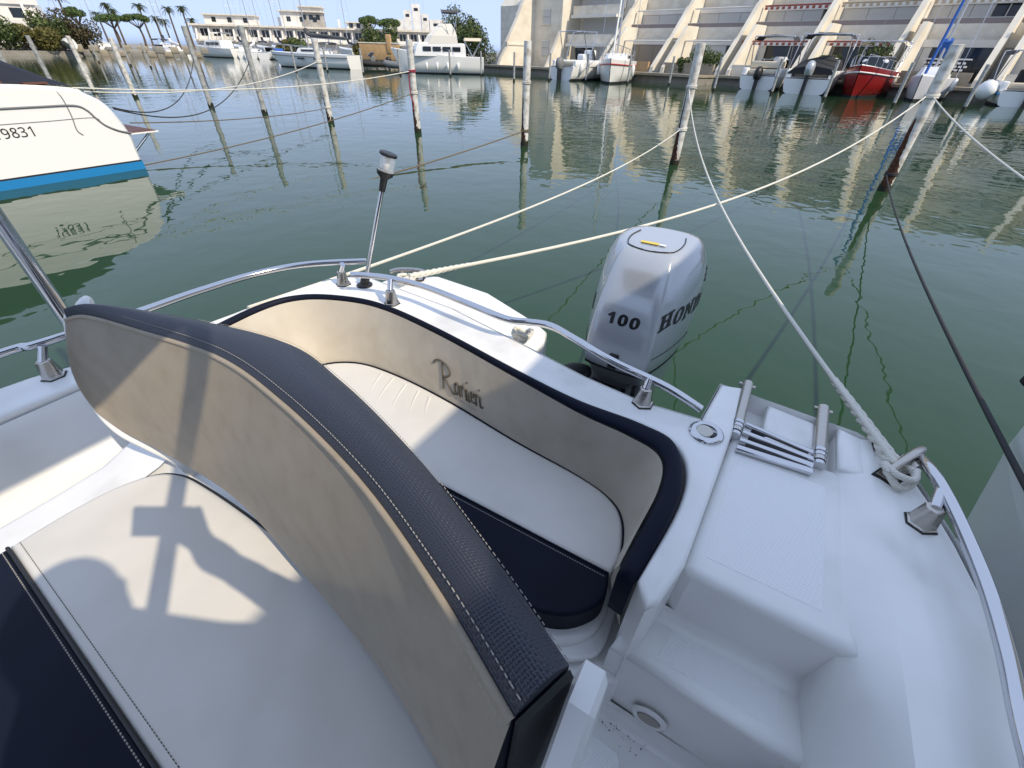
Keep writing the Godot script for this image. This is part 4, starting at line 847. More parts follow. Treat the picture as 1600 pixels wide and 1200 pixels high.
func posts_and_ropes():
	var toward = -2.3                                     # angle on the post that faces left in the picture
	var o = post(1.45, 10, 1.96, 1, "white mooring post with ragged brown rust, two ropes tied near its top")
	guard(o, -0.05, 0.5, 1.2, 3.9, M.rust, "rust_streak", 0.0835); guard(o, 0.1, 1.05, 2.2, 3.6, M.rust, "rust_streak"); collar(o, 1.32, M.rope); collar(o, 0.24, M.rope_dark)
	o = post(-2.1, 10, 1.94, 1, "white mooring post with a thin dark strip, behind the outboard engine")
	guard(o, -0.05, 0.4, 1.5, 3.9, M.rust, "rust_streak", 0.0835); guard(o, 0.1, 0.75, 2.1, 3.3, M.rust, "rust_streak"); guard(o, 0.7, 1.25, 2.5, 2.9, M.black, "dark_strip"); collar(o, 1.28, M.post); collar(o, 0.60, M.rope)
	o = post(-5.6, 10, 1.94, 1, "white mooring post with a broad black strip down one side")
	guard(o, 0.15, 1.2, 2.2, 3.9, M.black, "dark_strip"); guard(o, -0.05, 0.45, 1.3, 3.9, M.rust, "rust_streak", 0.083); collar(o, 0.29, M.rope_old); collar(o, 1.2, M.post)
	o = post(-8.85, 10, 1.93, 1, "white mooring post wound with dark red cord")
	guard(o, -0.05, 0.5, 1.3, 3.9, M.rust, "rust_streak", 0.0835); guard(o, 0.1, 0.9, 1.9, 3.5, M.rust, "rust_streak"); collar(o, 1.3, M.rope_red); collar(o, 0.86, M.rope)
	var st = T(); tube(st, curve([Vector3(-0.06, 1.34, 0.06), Vector3(-0.085, 1.1, 0.05), Vector3(-0.07, 0.8, 0.07), Vector3(-0.02, 0.65, 0.09), Vector3(-0.07, 0.5, 0.07)], 6), 0.014, 6); put(st, "hanging_cord", M.rope_red, o)
	o = post(-12.2, 10, 1.93, 1, "white mooring post with brown rust on its foot, in front of the grey-sailed yacht")
	guard(o, -0.05, 0.45, 1.4, 3.9, M.rust, "rust_streak", 0.0835); guard(o, 0.1, 0.75, 2.0, 3.4, M.rust, "rust_streak"); collar(o, 1.4, M.rope); collar(o, 0.34, M.rope)
	post(-15.3, 10, 2.2, 2, "tall plain grey mooring post between its grey twin and the rusty-footed white post"); post(-18.3, 10, 2.2, 2, "tall plain grey mooring post, the first right of the cruiser's stern")
	for e in [[-23.5, 1.87, "white mooring post with a sun-bleached head rising behind the cruiser's stern"], [-27.0, 1.9, "white mooring post with a pinkish top behind the navy cover"], [-31.0, 1.9, "thin pale mooring post behind the navy cover, before the green shrubs"], [-35.5, 1.95, "greyish mooring post beside the dense hedge by the cream terraces"], [-39.0, 1.95, "mooring post with a green painted head"]]:
		o = post(e[0], 10, e[1], 2 if e[0] < -30 else 1, e[2])
		if e[0] == -39.0: st = T(); lathe(st, Vector3.ZERO, [[0.078, 1.7], [0.078, 1.955, 1], [0.03, 1.96]], 16); put(st, "painted_head", mat(lin(0.05, 0.33, 0.12), 0.5), o)
		if e[0] == -27.0: st = T(); lathe(st, Vector3.ZERO, [[0.078, 1.78], [0.078, 1.905, 1], [0.03, 1.91]], 16); put(st, "painted_head", mat(lin(0.55, 0.27, 0.22), 0.5), o)
	# ropes
	var G = w(1.38, 9.95, 0); var F = w(-2.12, 9.93, 0); var E = w(-5.62, 9.93, 0); var D = w(-8.86, 9.93, 0); var C = w(-12.2, 9.93, 0); var U = Vector3.UP
	rope(at(1402, 727, 0.965), F + U * 1.27, 0.32, M.rope, 0.0085, "white mooring rope from the right stern cleat to the post behind the engine")
	rope(at(640, 431, 0.93), G + U * 1.34, 0.34, M.rope, 0.0095, "white mooring rope from the left stern cleat, passing above the engine")
	rope(at(388, 481, 0.93), F + U * 0.62, 0.16, M.rope, 0.0085, "white mooring rope passing behind the stern light pole")
	rope(at(1640, 830, 0.82), G + U * 0.25, 0.10, M.rope_dark, 0.009, "dark thick mooring rope from the right-hand hull to the rusty post")
	rope(G + Vector3(0.1, 1.34, 0), w(1.75, 1.88, 0.99), 0.12, M.rope, 0.009, "pale bluish mooring rope running off to the right from the rusty post")
	rope(at(-170, 462, -0.1), E + U * 0.30, 0.13, M.rope_old, 0.013, "brown weathered mooring rope hanging low over the water")
	rope(onside(113, 137, -9.80), D + U * 1.32, 0.16, M.rope, 0.0095, "white rope from the cruiser's cover to the red-corded post")
	rope(onside(132, 143, -9.78), C + U * 1.42, 0.24, M.rope, 0.0095, "white rope from the cruiser's quarter to the rusty-footed post")
	rope(onside(226, 258, -9.8), D + U * 0.86, 0.10, M.rope_old, 0.010, "grey rope rising from the cruiser's waterline to the red-corded post")
	rope(onside(203, 192, -9.8), C + U * 0.34, 0.08, M.rope_old, 0.009, "thin grey rope level above the water to the rusty-footed post")
	rope(onside(176, 168, -9.8), w(-18.25, 9.93, 1.35), 0.55, M.rope_dark, 0.011, "dark slack rope drooping to the tall grey post by the cruiser")
	rope(onside(178, 170, -9.85), w(-15.25, 9.93, 1.35), 0.60, M.rope_dark, 0.011, "dark slack rope drooping to the tall grey post farther from the cruiser")
	# spliced eyes round the cleats
	for e in [[at(1400, 727, 0.955), F + U * 1.2, 0.016, "spliced white rope eye on the right stern cleat", 0.42], [at(640, 432, 0.925), G + U * 1.2, 0.014, "spliced white rope eye on the left stern cleat", 0.35]]:
		st = T(); var dir: Vector3 = (e[1] - e[0]).normalized(); var sd = dir.cross(U).normalized(); var len: float = e[4]
		for strand in 3:
			var pts = []
			for i in 40:
				var t = i / 39.0; var an = t * 22.0 + TAU * strand / 3.0; var rr: float = e[2] * (1.0 - 0.55 * t) * 0.62
				pts.append(e[0] + dir * len * t - U * 0.12 * t * len + (sd * cos(an) + U * sin(an)) * rr)
			tube(st, pts, e[2] * 0.55 * (1.0), 6)
		var loop = []
		for i in 25:
			var an = TAU * i / 24.0; loop.append(e[0] + sd * 0.030 * cos(an) - dir * (0.036 * sin(an) + 0.020) - U * (0.008 - 0.012 * cos(an * 2.0)))
		tube(st, loop, e[2] * 0.55, 7, false); tube(st, curve([loop[0] + U * 0.010, loop[4] + U * 0.022, loop[9] + U * 0.020, loop[14] + U * 0.004], 4), e[2] * 0.5, 7)
		tag(put(st, "spliced_eye", M.rope), e[3], "rope")
	st = T(); for k in 3:
		var loop = []
		for i in 17: loop.append(at(816, 528, 0.915) + Vector3(cos(TAU * i / 16) * (0.022 + 0.006 * k), 0.012 * k + 0.01 * sin(i * 1.2 + k), sin(TAU * i / 16) * 0.02))
		tube(st, loop, 0.008, 6, false)
	tag(put(st, "rope_knot", M.rope), "small white rope knot at the end of the swim platform", "rope")

# ---------------------------------------------------------------- far side of the basin
var Q0 = Vector3.ZERO
const QTURN := -PI / 4
func q2w(u, v, y := 0.0) -> Vector3: return Q0 + Vector3(0.70711, 0, 0.70711) * u + Vector3(-0.70711, 0, 0.70711) * v + Vector3(0, y, 0)
func bx(parent, called, m, c: Vector3, size: Vector3, bev := 0.0, turn := Basis.IDENTITY):
	var st = T(); box(st, c, size, turn, bev); return put(st, called, m, parent)
func plate(parent, called, m, poly: Array, u0: float, u1: float):       # an upright wall of outline (v, y), from u0 to u1
	var st = T(); var pl = PackedVector2Array(poly); var ix = Geometry2D.triangulate_polygon(pl); var r0 = []; var r1 = []
	for p in poly: r0.append(Vector3(u0, p.y, p.x)); r1.append(Vector3(u1, p.y, p.x))
	for k in range(0, ix.size(), 3):
		tri(st, r0[ix[k]], r0[ix[k + 1]], r0[ix[k + 2]]); tri(st, r1[ix[k]], r1[ix[k + 1]], r1[ix[k + 2]])
	loft(st, [r0, r1], true, -1); return put(st, called, m, parent)
func shore():
	Q0 = at(1000, 128, 0.0); var st = T()
	# land: one sheet behind the quays, with its stone edge
	var edge = [q2w(60, -3.2), q2w(5, -3.2), q2w(4.5, -1.0), q2w(-22, -1.0), q2w(-24, -6), q2w(-42, -4), far_at(565, 78), far_at(520, 112), far_at(330, 121), far_at(240, 108), far_at(60, 100), far_at(-260, 96), far_at(-1200, 120)]
	var rise = []; var back = []
	for i in edge.size(): rise.append(edge[i] + Vector3(0, 0.55, 0)); back.append((edge[i] - Vector3(0, 0, 0)).normalized() * (edge[i].length() + 500.0) + Vector3(0, 0.55, 0))
	var low = []
	for p in edge: low.append(p - Vector3(0, 1.0, 0))
	loft(st, [low, rise], false, -1); loft(st, [rise, back], false, -1); structure(st, "quay", M.concrete)
	st = T(); var f3 = []; var f0 = []; var f1 = []; var f2 = []
	for i in 4: f0.append(edge[i] + Vector3(-0.28, 0.62, 0.28)); f1.append(edge[i] + Vector3(0.5, 0.62, -0.5)); f2.append(edge[i] + Vector3(-0.28, 0.46, 0.28)); f3.append(edge[i] + Vector3(0.1, 0.46, -0.1))
	loft(st, [f3, f2, f0, f1], false, -1); structure(st, "quay_edge", M.stone)
	apartments()
	left_buildings()
	far_boats()
	greenery()
	far_posts()

func apartments():
	var o = thing("terraced_apartments", "cream terraced apartment block with slanting fin walls and striped awnings along the right quay", "apartment building", Q0, QTURN)
	var fins = [-7.7, -1.7, 4.4, 10.0, 15.5, 20.6, 26.0, 31.5]
	var lows = [-6.8, -0.5, 5.4, 10.8, 16.3, 21.5, 26.9, 32.4]
	for i in fins.size():
		plate(o, "fin_wall", M.cream, [V(-4.35, 0.5), V(-4.45, 0.95), V(-6.6, 3.0), V(-6.75, 3.0), V(-8.9, 5.3), V(-9.05, 5.3), V(-11.2, 7.6), V(-11.35, 7.6), V(-13.5, 9.9), V(-15.0, 10.4), V(-18, 10.4), V(-18, 0.5)], fins[i] - 0.32, fins[i])
		plate(o, "low_fin", M.cream, [V(-4.1, 0.5), V(-4.2, 0.95), V(-7.0, 3.85), V(-8.9, 3.85), V(-8.9, 0.5)], lows[i] - 0.28, lows[i])
	plate(o, "rear_wall", M.cream_rough, [V(-18, 0.5), V(-18, 10.0), V(-19, 10.0), V(-19, 0.5)], -9.0, 40.0)
	for i in fins.size():
		var u0: float = fins[i]; var u1: float = (fins[i + 1] - 0.32) if i + 1 < fins.size() else u0 + 5.2
		var c = (u0 + u1) / 2; var wd = u1 - u0
		for k in 4:
			var y: float = 0.75 + 2.3 * k; var vf: float = -8.6 - 2.3 * k
			if k > 0:
				bx(o, "balcony_slab", M.cream_rough, Vector3(c, y - 0.09, vf + 0.72), Vector3(wd - 0.01, 0.18, 2.3))
				bx(o, "parapet", M.cream_rough, Vector3(c, y + 0.33, vf + 1.80), Vector3(wd - 0.02, 0.84, 0.12))
				var npan = 3
				for p in npan: bx(o, "rail_panel", M.tinted, Vector3(u0 + wd * (p + 0.5) / npan, y + 0.90, vf + 1.80), Vector3(wd / npan - 0.03, 0.27, 0.03))
				bx(o, "hand_rail", M.shutter, Vector3(c, y + 1.05, vf + 1.80), Vector3(wd - 0.02, 0.035, 0.05))
			# window wall: shutters beside dark glass
			var shut: float = [0.62, 0.55, 1.0, 1.0, 1.0, 0.8, 1.0, 0.7][(i + k * 3) % 8] if k > 0 else [0.85, 0.75, 0.3, 0.2, 0.3, 0.5, 0.5, 0.4][i]
			bx(o, "lintel", M.white_wall, Vector3(c, y + 2.02, vf), Vector3(wd - 0.01, 0.40, 0.2))
			var ns = 3
			for p in ns:
				var a0: float = u0 + wd * shut * p / ns; var a1: float = u0 + wd * shut * (p + 1) / ns
				bx(o, "shutter", M.shutter if (i + k) % 3 != 0 or k > 0 else M.shutter_brown, Vector3((a0 + a1) / 2, y + 0.91, vf + 0.02), Vector3(a1 - a0 - 0.03, 1.80, 0.06))
			if shut < 0.99:
				bx(o, "window", M.pane, Vector3(u0 + wd * (1 + shut) / 2, y + 0.91, vf - 0.05), Vector3(wd * (1 - shut) - 0.04, 1.80, 0.04))
				bx(o, "window_frame", M.white_wall, Vector3(u0 + wd * (1 + shut) / 2, y + 0.91, vf), Vector3(0.06, 1.80, 0.05))
			# awnings and their valances
			var kind: int = [[1, 1, 3, 3, 0, 0, 1, 3], [1, 1, 3, 4, 4, 0, 4, 1], [1, 3, 3, 4, 4, 1, 3, 4], [1, 0, 3, 4, 0, 1, 0, 4]][k][i]
			var red: bool = kind == 3
			if kind > 0:
				var top_v: float = vf + (1.6 if k == 0 else 1.3)
				bx(o, "awning", M.awning_white if kind == 1 else (M.awning_red if red else M.awning_tan), Vector3(c, y + 2.06, top_v), Vector3(wd - 0.3, 0.10, 0.22), 0.03)
				if kind > 2:
					var n = 22; var v = Node3D.new(); v.name = "valance"; o.add_child(v, true)
					for p in n: bx(v, "stripe", (M.awning_red if red else M.awning_tan) if p % 2 == 0 else M.awning_white, Vector3(u0 + 0.2 + (wd - 0.4) * (p + 0.5) / n, y + 1.90, top_v + 0.11 + 0.006 * (p % 3)), Vector3((wd - 0.4) / n, 0.17, 0.012))
		# terrace wall at the foot of each bay
		bx(o, "terrace_wall", [M.ochre, M.stone, M.cream_rough, M.ochre, M.stone, M.cream_rough, M.ochre, M.stone][i], Vector3(c + 0.4, 0.92, -4.5), Vector3(wd - 1.2, 0.75, 0.22))
		bx(o, "terrace_floor", M.concrete, Vector3(c, 0.62, -6.5), Vector3(wd - 0.02, 0.14, 4.2))
	# pierced screen of a terrace
	var sc = Node3D.new(); sc.name = "pierced_screen"; o.add_child(sc)
	for k in 9:
		for j in 3: bx(sc, "screen_block", M.white_wall, Vector3(17.5 + k * 0.24 + 0.12 * (j % 2), 1.40 + j * 0.17, -4.45), Vector3(0.15, 0.10, 0.1))
	bx(sc, "screen_rail", M.white_wall, Vector3(18.5, 1.93, -4.45), Vector3(2.4, 0.07, 0.12))
	# end block with the blank wall
	var e = thing("end_block", "cream end block with two small shuttered windows in a plain wall beside its slanting buttresses", "apartment building", Q0, QTURN)
	plate(e, "buttress", M.cream, [V(-1.3, 0.5), V(-1.6, 1.1), V(-2.5, 2.2), V(-2.5, 2.6), V(-4.0, 4.6), V(-4.6, 5.6), V(-6.0, 7.6), V(-7.5, 9.6), V(-12, 11.0), V(-16, 11), V(-16, 0.5)], -18.9, -18.5)
	bx(e, "slot_ledge", M.cream_rough, Vector3(-18.47, 2.38, -4.4), Vector3(0.10, 0.14, 3.6))
	plate(e, "window_wall", M.cream, [V(-6.6, 0.5), V(-6.6, 11.0), V(-6.9, 11.0), V(-6.9, 0.5)], -18.5, -15.0)
	for y in [2.17, 4.75, 7.3]:
		var f = bx(e, "window", M.shutter, Vector3(-16.75, y, -6.57), Vector3(1.05, 1.12, 0.05)); bx(f, "surround", M.white_wall, Vector3(-16.75, y - 0.60, -6.54), Vector3(1.3, 0.08, 0.12))
		bx(f, "slat", M.shutter_brown, Vector3(-16.75, y, -6.54), Vector3(1.0, 0.03, 0.03)); bx(f, "lintel", M.white_wall, Vector3(-16.75, y + 0.60, -6.55), Vector3(1.15, 0.07, 0.08))
	plate(e, "buttress", M.cream, [V(-4.6, 0.5), V(-5.0, 1.0), V(-6.62, 3.6), V(-6.62, 11), V(-16, 11), V(-16, 0.5)], -15.0, -14.65)
	plate(e, "rear_wall", M.cream_rough, [V(-9.5, 0.5), V(-9.5, 10.5), V(-10, 10.5), V(-10, 0.5)], -14.6, -8.0)
	for k in 4: bx(e, "balcony", M.cream_rough, Vector3(-11.4, 2.95 + 2.3 * k, -7.6 - 0.6 * k), Vector3(6.2, 0.75, 0.14)); bx(e, "shade", M.awning_white, Vector3(-11.4, 2.45 + 2.3 * k, -7.4 - 0.6 * k), Vector3(5.6, 0.22, 0.9)); bx(e, "glazing", M.shutter, Vector3(-11.4, 1.6 + 2.3 * k, -9.3), Vector3(5.0, 1.7, 0.1))
	for k in 2: plate(e, "buttress", M.cream, [V(-3.5 - 3 * k, 0.5), V(-3.8 - 3 * k, 1.2), V(-6.5 - 3 * k, 4.5), V(-6.5 - 3 * k, 5.0), V(-9.5 - 3 * k, 8.0), V(-16, 9.5), V(-16, 0.5)], -21.6 - 2.8 * k, -21.25 - 2.8 * k)
	plate(e, "stepped_wall", M.cream_rough, [V(-8.5, 0.5), V(-8.5, 6), V(-11.5, 9), V(-16, 9), V(-16, 0.5)], -26.0, -18.9)
	for k in 3: bx(e, "balcony", M.cream_rough, Vector3(-20.1, 2.9 + 2.3 * k, -6.8 - 1.5 * k), Vector3(2.4, 0.7, 0.14))

func left_buildings():
	# low white building with a row of triangular fins, behind the far boats
	var p0 = far_at(306, 150); var p1 = far_at(716, 142); var dir = (p1 - p0).normalized(); var len = p0.distance_to(p1)
	var o = thing("white_terrace", "long low white building with a row of fins behind the distant boats", "building", p0, atan2(-dir.z, dir.x))
	# local x runs along the front; z points to the water
	bx(o, "wall", M.white_wall, Vector3(len / 2, 2.6, -4.0), Vector3(len, 5.2, 6.0)); bx(o, "roof_edge", M.cream_rough, Vector3(len / 2, 5.35, -2.6), Vector3(len + 0.6, 0.35, 5.6))
	bx(o, "ground_floor_front", M.shutter, Vector3(len / 2, 1.1, -0.9), Vector3(len - 0.4, 1.5, 0.1)); bx(o, "floor_band", M.white_wall, Vector3(len / 2, 2.55, -0.4), Vector3(len, 0.35, 1.2))
	var n = int(len / 2.7)
	for i in n:
		var x = 1.0 + i * 2.7
		plate(o, "fin", M.white_wall, [V(-0.9, 5.1), V(-0.5, 5.1), V(0.9, 2.6), V(0.7, 2.3), V(-0.9, 2.3)], x - 0.16, x + 0.16)
		var wn = bx(o, "window", M.pane, Vector3(x + 1.35, 3.9, -0.98), Vector3(1.5, 1.5, 0.08)); bx(wn, "mullion", M.white_wall, Vector3(x + 1.35, 3.9, -0.92), Vector3(0.1, 1.5, 0.05))
		bx(o, "balustrade", M.white_wall, Vector3(x + 1.35, 3.05, -0.1), Vector3(2.2, 0.5, 0.08))
	for e in [[3.0, 11.0, 7.2], [20.0, 9.5, 8.3], [24.5, 5.0, 9.2], [35.0, 5.5, 6.6]]:
		if e[0] + e[1] < len + 4.0:
			var ph = bx(o, "penthouse", M.white_wall, Vector3(e[0] + e[1] / 2, (5.4 + e[2]) / 2, -3.8), Vector3(e[1], e[2] - 5.4, 4.4)); bx(ph, "penthouse_roof", M.cream_rough, Vector3(e[0] + e[1] / 2, e[2] + 0.1, -3.6), Vector3(e[1] + 0.8, 0.22, 5.2))
			for k in 3: bx(ph, "penthouse_window", M.pane, Vector3(e[0] + e[1] * (k + 0.6) / 3.2, (5.4 + e[2]) / 2 + 0.1, -1.57), Vector3(0.9, 0.9, 0.06))
	for k in 5: bx(o, "chimney", M.white_wall, Vector3(5.0 + k * 7.0, 6.4, -4.2), Vector3(0.5, 1.8, 0.5))
	# white tower block behind
	var tb = far_at(655, 160); var t = thing("white_tower", "distant white block with stepped towers above the pines", "building", tb, atan2(-dir.z, dir.x))
	for e in [[-6.0, 5.0, 8.2], [-2.4, 2.0, 10.2], [0.0, 2.2, 11.5], [2.3, 2.0, 9.5], [5.5, 4.0, 8.4]]:
		var wl = bx(t, "wall", M.white_wall, Vector3(e[0], e[2] / 2, 0), Vector3(e[1], e[2], 4.0)); bx(wl, "window", M.pane, Vector3(e[0], e[2] - 1.1, 2.03), Vector3(e[1] * 0.5, 0.6, 0.06))
	for k in 4: bx(t, "antenna", M.mast, Vector3(-1.5 + k * 1.2, 12.0, 0), Vector3(0.08, 2.2 + 0.4 * k, 0.08))
	# cream terraces at the far left
	var cp = far_at(8, 112); var cb = thing("cream_terraces", "cream terraced building stepping down behind a hedge on the far left", "building", cp, 0.62)
	for k in 4:
		var wv: float = 22.0 - 3.4 * k; var y: float = 2.0 + 2.6 * k
		var fl = bx(cb, "storey", M.white_wall, Vector3(-3.0 - 0.8 * k, y, -1.5 * k), Vector3(wv, 2.6, 8.0)); bx(fl, "parapet", M.white_wall, Vector3(-3.0 - 0.8 * k + 0.5, y + 1.55, 4.2 - 1.5 * k), Vector3(wv, 0.8, 0.2))
		for j in 5: bx(fl, "window", M.pane, Vector3(-3.0 - 0.8 * k - wv / 2 + wv * (j + 0.6) / 5.2, y + 0.2, 4.03 - 1.5 * k), Vector3(1.7, 1.1, 0.06))
		for j in 3: plate(fl, "fin", M.white_wall, [V(4.0 - 1.5 * k, y - 1.3), V(5.6 - 1.5 * k, y - 1.3), V(4.2 - 1.5 * k, y + 1.6)], -10.0 + j * 7.0, -9.7 + j * 7.0)
	# low ochre wall and brown stone bank
	var ow = thing("ochre_wall", "low ochre garden wall with a pillar behind the moored yachts", "wall", far_at(593, 71), -0.1)
	bx(ow, "wall", M.ochre, Vector3(0, 1.4, 0), Vector3(5.2, 1.7, 0.4), 0.08); bx(ow, "pillar", M.ochre, Vector3(1.3, 2.2, 0), Vector3(0.6, 1.9, 0.6), 0.08); bx(ow, "coping", M.cream_rough, Vector3(0, 2.3, 0), Vector3(5.3, 0.12, 0.5))
	var sb = thing("stone_bank", "rough brown stone bank along the far left quay", "wall", far_at(165, 101), 0.36)
	for i in 26:
		rng.seed = 100 + i; var st = T(); var s = Vector3(rng.randf_range(0.9, 1.6), rng.randf_range(0.5, 1.0), 0.7)
		box(st, Vector3(-13 + i * 1.02, 0.35 + 0.55 * (i % 2), rng.randf_range(-0.2, 0.2)), s, Basis(Vector3.UP, rng.randf_range(-0.2, 0.2)), 0.12); put(st, "boulder", [M.stone, M.concrete, M.stone][i % 3], sb)

# ---------------------------------------------------------------- boats of the far side
func hull_parts(o, L: float, B: float, F: float, m, stripe = null, sheer := 0.35, blunt := 2.6):
	var st = T(); var bt = T(); var rings = []; var low = []; var dk = []; var line = [[], []]
	for i in 15:
		var t = i / 14.0; var hb: float = maxf(B / 2 * pow(1.0 - pow(t, blunt), 0.75) * (0.92 + 0.08 * sin(PI * minf(t * 1.6, 1.0))), 0.02); var sh: float = F * (1.0 + sheer * t * t); var z: float = L / 2 - L * t - 0.12 * L * 0.0
		var rake: float = -0.10 * L * t * t
		rings.append([Vector3(-hb, sh, z + rake), Vector3(-hb * 0.985, sh * 0.86, z + rake * 0.9), Vector3(-hb * 0.93, sh * 0.45, z + rake * 0.45), Vector3(-hb * 0.84, 0.05, z), Vector3(0, -0.28 * (1 - t * 0.6), z), Vector3(hb * 0.84, 0.05, z), Vector3(hb * 0.93, sh * 0.45, z + rake * 0.45), Vector3(hb * 0.985, sh * 0.86, z + rake * 0.9), Vector3(hb, sh, z + rake)])
		low.append([Vector3(-hb * 0.86 - 0.004, 0.09, z + rake * 0.05), Vector3(-hb * 0.83, -0.05, z), Vector3(0, -0.30, z), Vector3(hb * 0.83, -0.05, z), Vector3(hb * 0.86 + 0.004, 0.09, z + rake * 0.05)])
		dk.append([Vector3(-hb, sh, z + rake), Vector3(-hb * 0.9, sh + 0.03, z + rake), Vector3(0, sh + 0.05, z + rake), Vector3(hb * 0.9, sh + 0.03, z + rake), Vector3(hb, sh, z + rake)])
		line[0].append(Vector3(-hb - 0.006, sh * 0.80, z + rake * 0.85)); line[1].append(Vector3(hb + 0.006, sh * 0.80, z + rake * 0.85))
	loft(st, rings); fan(st, rings[0]); put(st, "hull", m, o)
	loft(bt, low); put(bt, "bottom_paint", M.antifoul, o)
	st = T(); loft(st, dk); put(st, "deck", M.boat_white, o)
	if stripe != null:
		for k in 2: st = T(); tube(st, line[k], 0.035, 6); put(st, "stripe", stripe, o)
func motor(o, z: float, m, y := 0.55, x := 0.0):
	var n = Node3D.new(); n.name = "outboard"; o.add_child(n, true)
	var st = T(); var rings = []
	for e in [[0.0, 0.15, 0.20], [0.12, 0.20, 0.30], [0.35, 0.20, 0.31], [0.50, 0.15, 0.24], [0.56, 0.06, 0.10]]:
		var r = []
		for j in 12: r.append(Vector3(x + cos(TAU * j / 12) * e[1], y + e[0], z + sin(TAU * j / 12) * e[2]))
		rings.append(r)
	loft(st, rings, true); fan(st, rings[-1]); fan(st, rings[0]); put(st, "cowl", m, n)
	st = T(); box(st, Vector3(x, y - 0.4, z), Vector3(0.14, 0.9, 0.22)); put(st, "leg", M.black, n)
func open_cockpit(o, L: float, B: float, F: float):        # raised coamings round a dark well, seats and a stern bench
	var c = Node3D.new(); c.name = "cockpit"; o.add_child(c, true)
	for sd in [-1, 1]: box_part(c, "coaming", M.boat_white, Vector3(sd * B * 0.42, F + 0.16, L * 0.14), Vector3(B * 0.12, 0.34, L * 0.62), 0.05)
	box_part(c, "well", M.boat_grey, Vector3(0, F + 0.05, L * 0.14), Vector3(B * 0.70, 0.06, L * 0.60)); box_part(c, "stern_bench", M.canvas_cream, Vector3(0, F + 0.18, L * 0.36), Vector3(B * 0.66, 0.22, 0.4), 0.05)
	box_part(c, "helm_console", M.boat_white, Vector3(B * 0.12, F + 0.45, -L * 0.06), Vector3(0.6, 0.75, 0.5), 0.08); box_part(c, "helm_seat", M.boat_white, Vector3(B * 0.12, F + 0.35, L * 0.12), Vector3(0.5, 0.55, 0.35), 0.08)
func arch(o, z0: float, z1: float, wd: float, y0: float, y1: float, m, roof := true, pitch := 0.0):
	var n = Node3D.new(); n.name = "bimini"; o.add_child(n, true)
	for z in [z0, z1]:
		var st = T(); tube(st, curve([Vector3(-wd / 2, y0, (z0 + z1) / 2), Vector3(-wd / 2, y1 - 0.15, z), Vector3(-wd / 2 + 0.2, y1, z), Vector3(wd / 2 - 0.2, y1, z), Vector3(wd / 2, y1 - 0.15, z), Vector3(wd / 2, y0, (z0 + z1) / 2)], 4), 0.025, 6); put(st, "hoop", M.steel, n)
	if roof:
		var st = T(); var rings = []
		for k in 6:
			var t = k / 5.0; rings.append([Vector3(-wd / 2, y1 - 0.16 + pitch * t, lerpf(z0, z1, t)), Vector3(-wd / 2 + 0.16, y1 + 0.02 + pitch * t, lerpf(z0, z1, t)), Vector3(0, y1 + 0.07 + pitch * t, lerpf(z0, z1, t)), Vector3(wd / 2 - 0.16, y1 + 0.02 + pitch * t, lerpf(z0, z1, t)), Vector3(wd / 2, y1 - 0.16 + pitch * t, lerpf(z0, z1, t))])
		loft(st, rings); put(st, "canopy", m, n)
func screen(o, z: float, wd: float, y: float, h: float):
	var st = T(); var r0 = []; var r1 = []
	for k in 9:
		var an = PI * (k / 8.0); r0.append(Vector3(-cos(an) * wd / 2, y, z - sin(an) * 0.5)); r1.append(Vector3(-cos(an) * wd / 2 * 0.86, y + h, z + 0.35 - sin(an) * 0.4))
	loft(st, [r0, r1]); var s = put(st, "windscreen", M.pane, o); st = T(); tube(st, r1, 0.022, 6); put(st, "screen_frame", M.steel, s)
func cabin(o, z0: float, z1: float, wd: float, y0: float, h: float, m, windows := 3):
	var st = T(); var rings = []
	for e in [[0.0, 0.0], [0.55, 0.08], [0.92, 0.16], [1.0, 0.26]]:
		var k: float = e[1]; rings.append([Vector3(-wd / 2 + k * 0.5, y0 + h * e[0], z0 - k * 0.3), Vector3(wd / 2 - k * 0.5, y0 + h * e[0], z0 - k * 0.3), Vector3(wd / 2 - k * 0.7, y0 + h * e[0], z1 + k * 2.2), Vector3(wd / 2 * 0.55, y0 + h * e[0], z1 - 0.35 + k * 2.4), Vector3(-wd / 2 * 0.55, y0 + h * e[0], z1 - 0.35 + k * 2.4), Vector3(-wd / 2 + k * 0.7, y0 + h * e[0], z1 + k * 2.2)])
	loft(st, rings, true, -1); fan(st, rings[-1]); var c = put(st, "cabin", m, o)
	for sd in [-1, 1]:
		for k in windows:
			var z: float = lerpf(z0 - 0.4, z1 + 0.7, (k + 0.5) / windows); box_part(c, "cabin_window", M.pane, Vector3(sd * (wd / 2 - 0.005), y0 + h * 0.55, z), Vector3(0.05, h * 0.34, absf(z1 - z0) / windows * 0.62))
func box_part(p, called, m, c: Vector3, s: Vector3, bev := 0.0):
	var st = T(); box(st, c, s, Basis.IDENTITY, bev); return put(st, called, m, p)
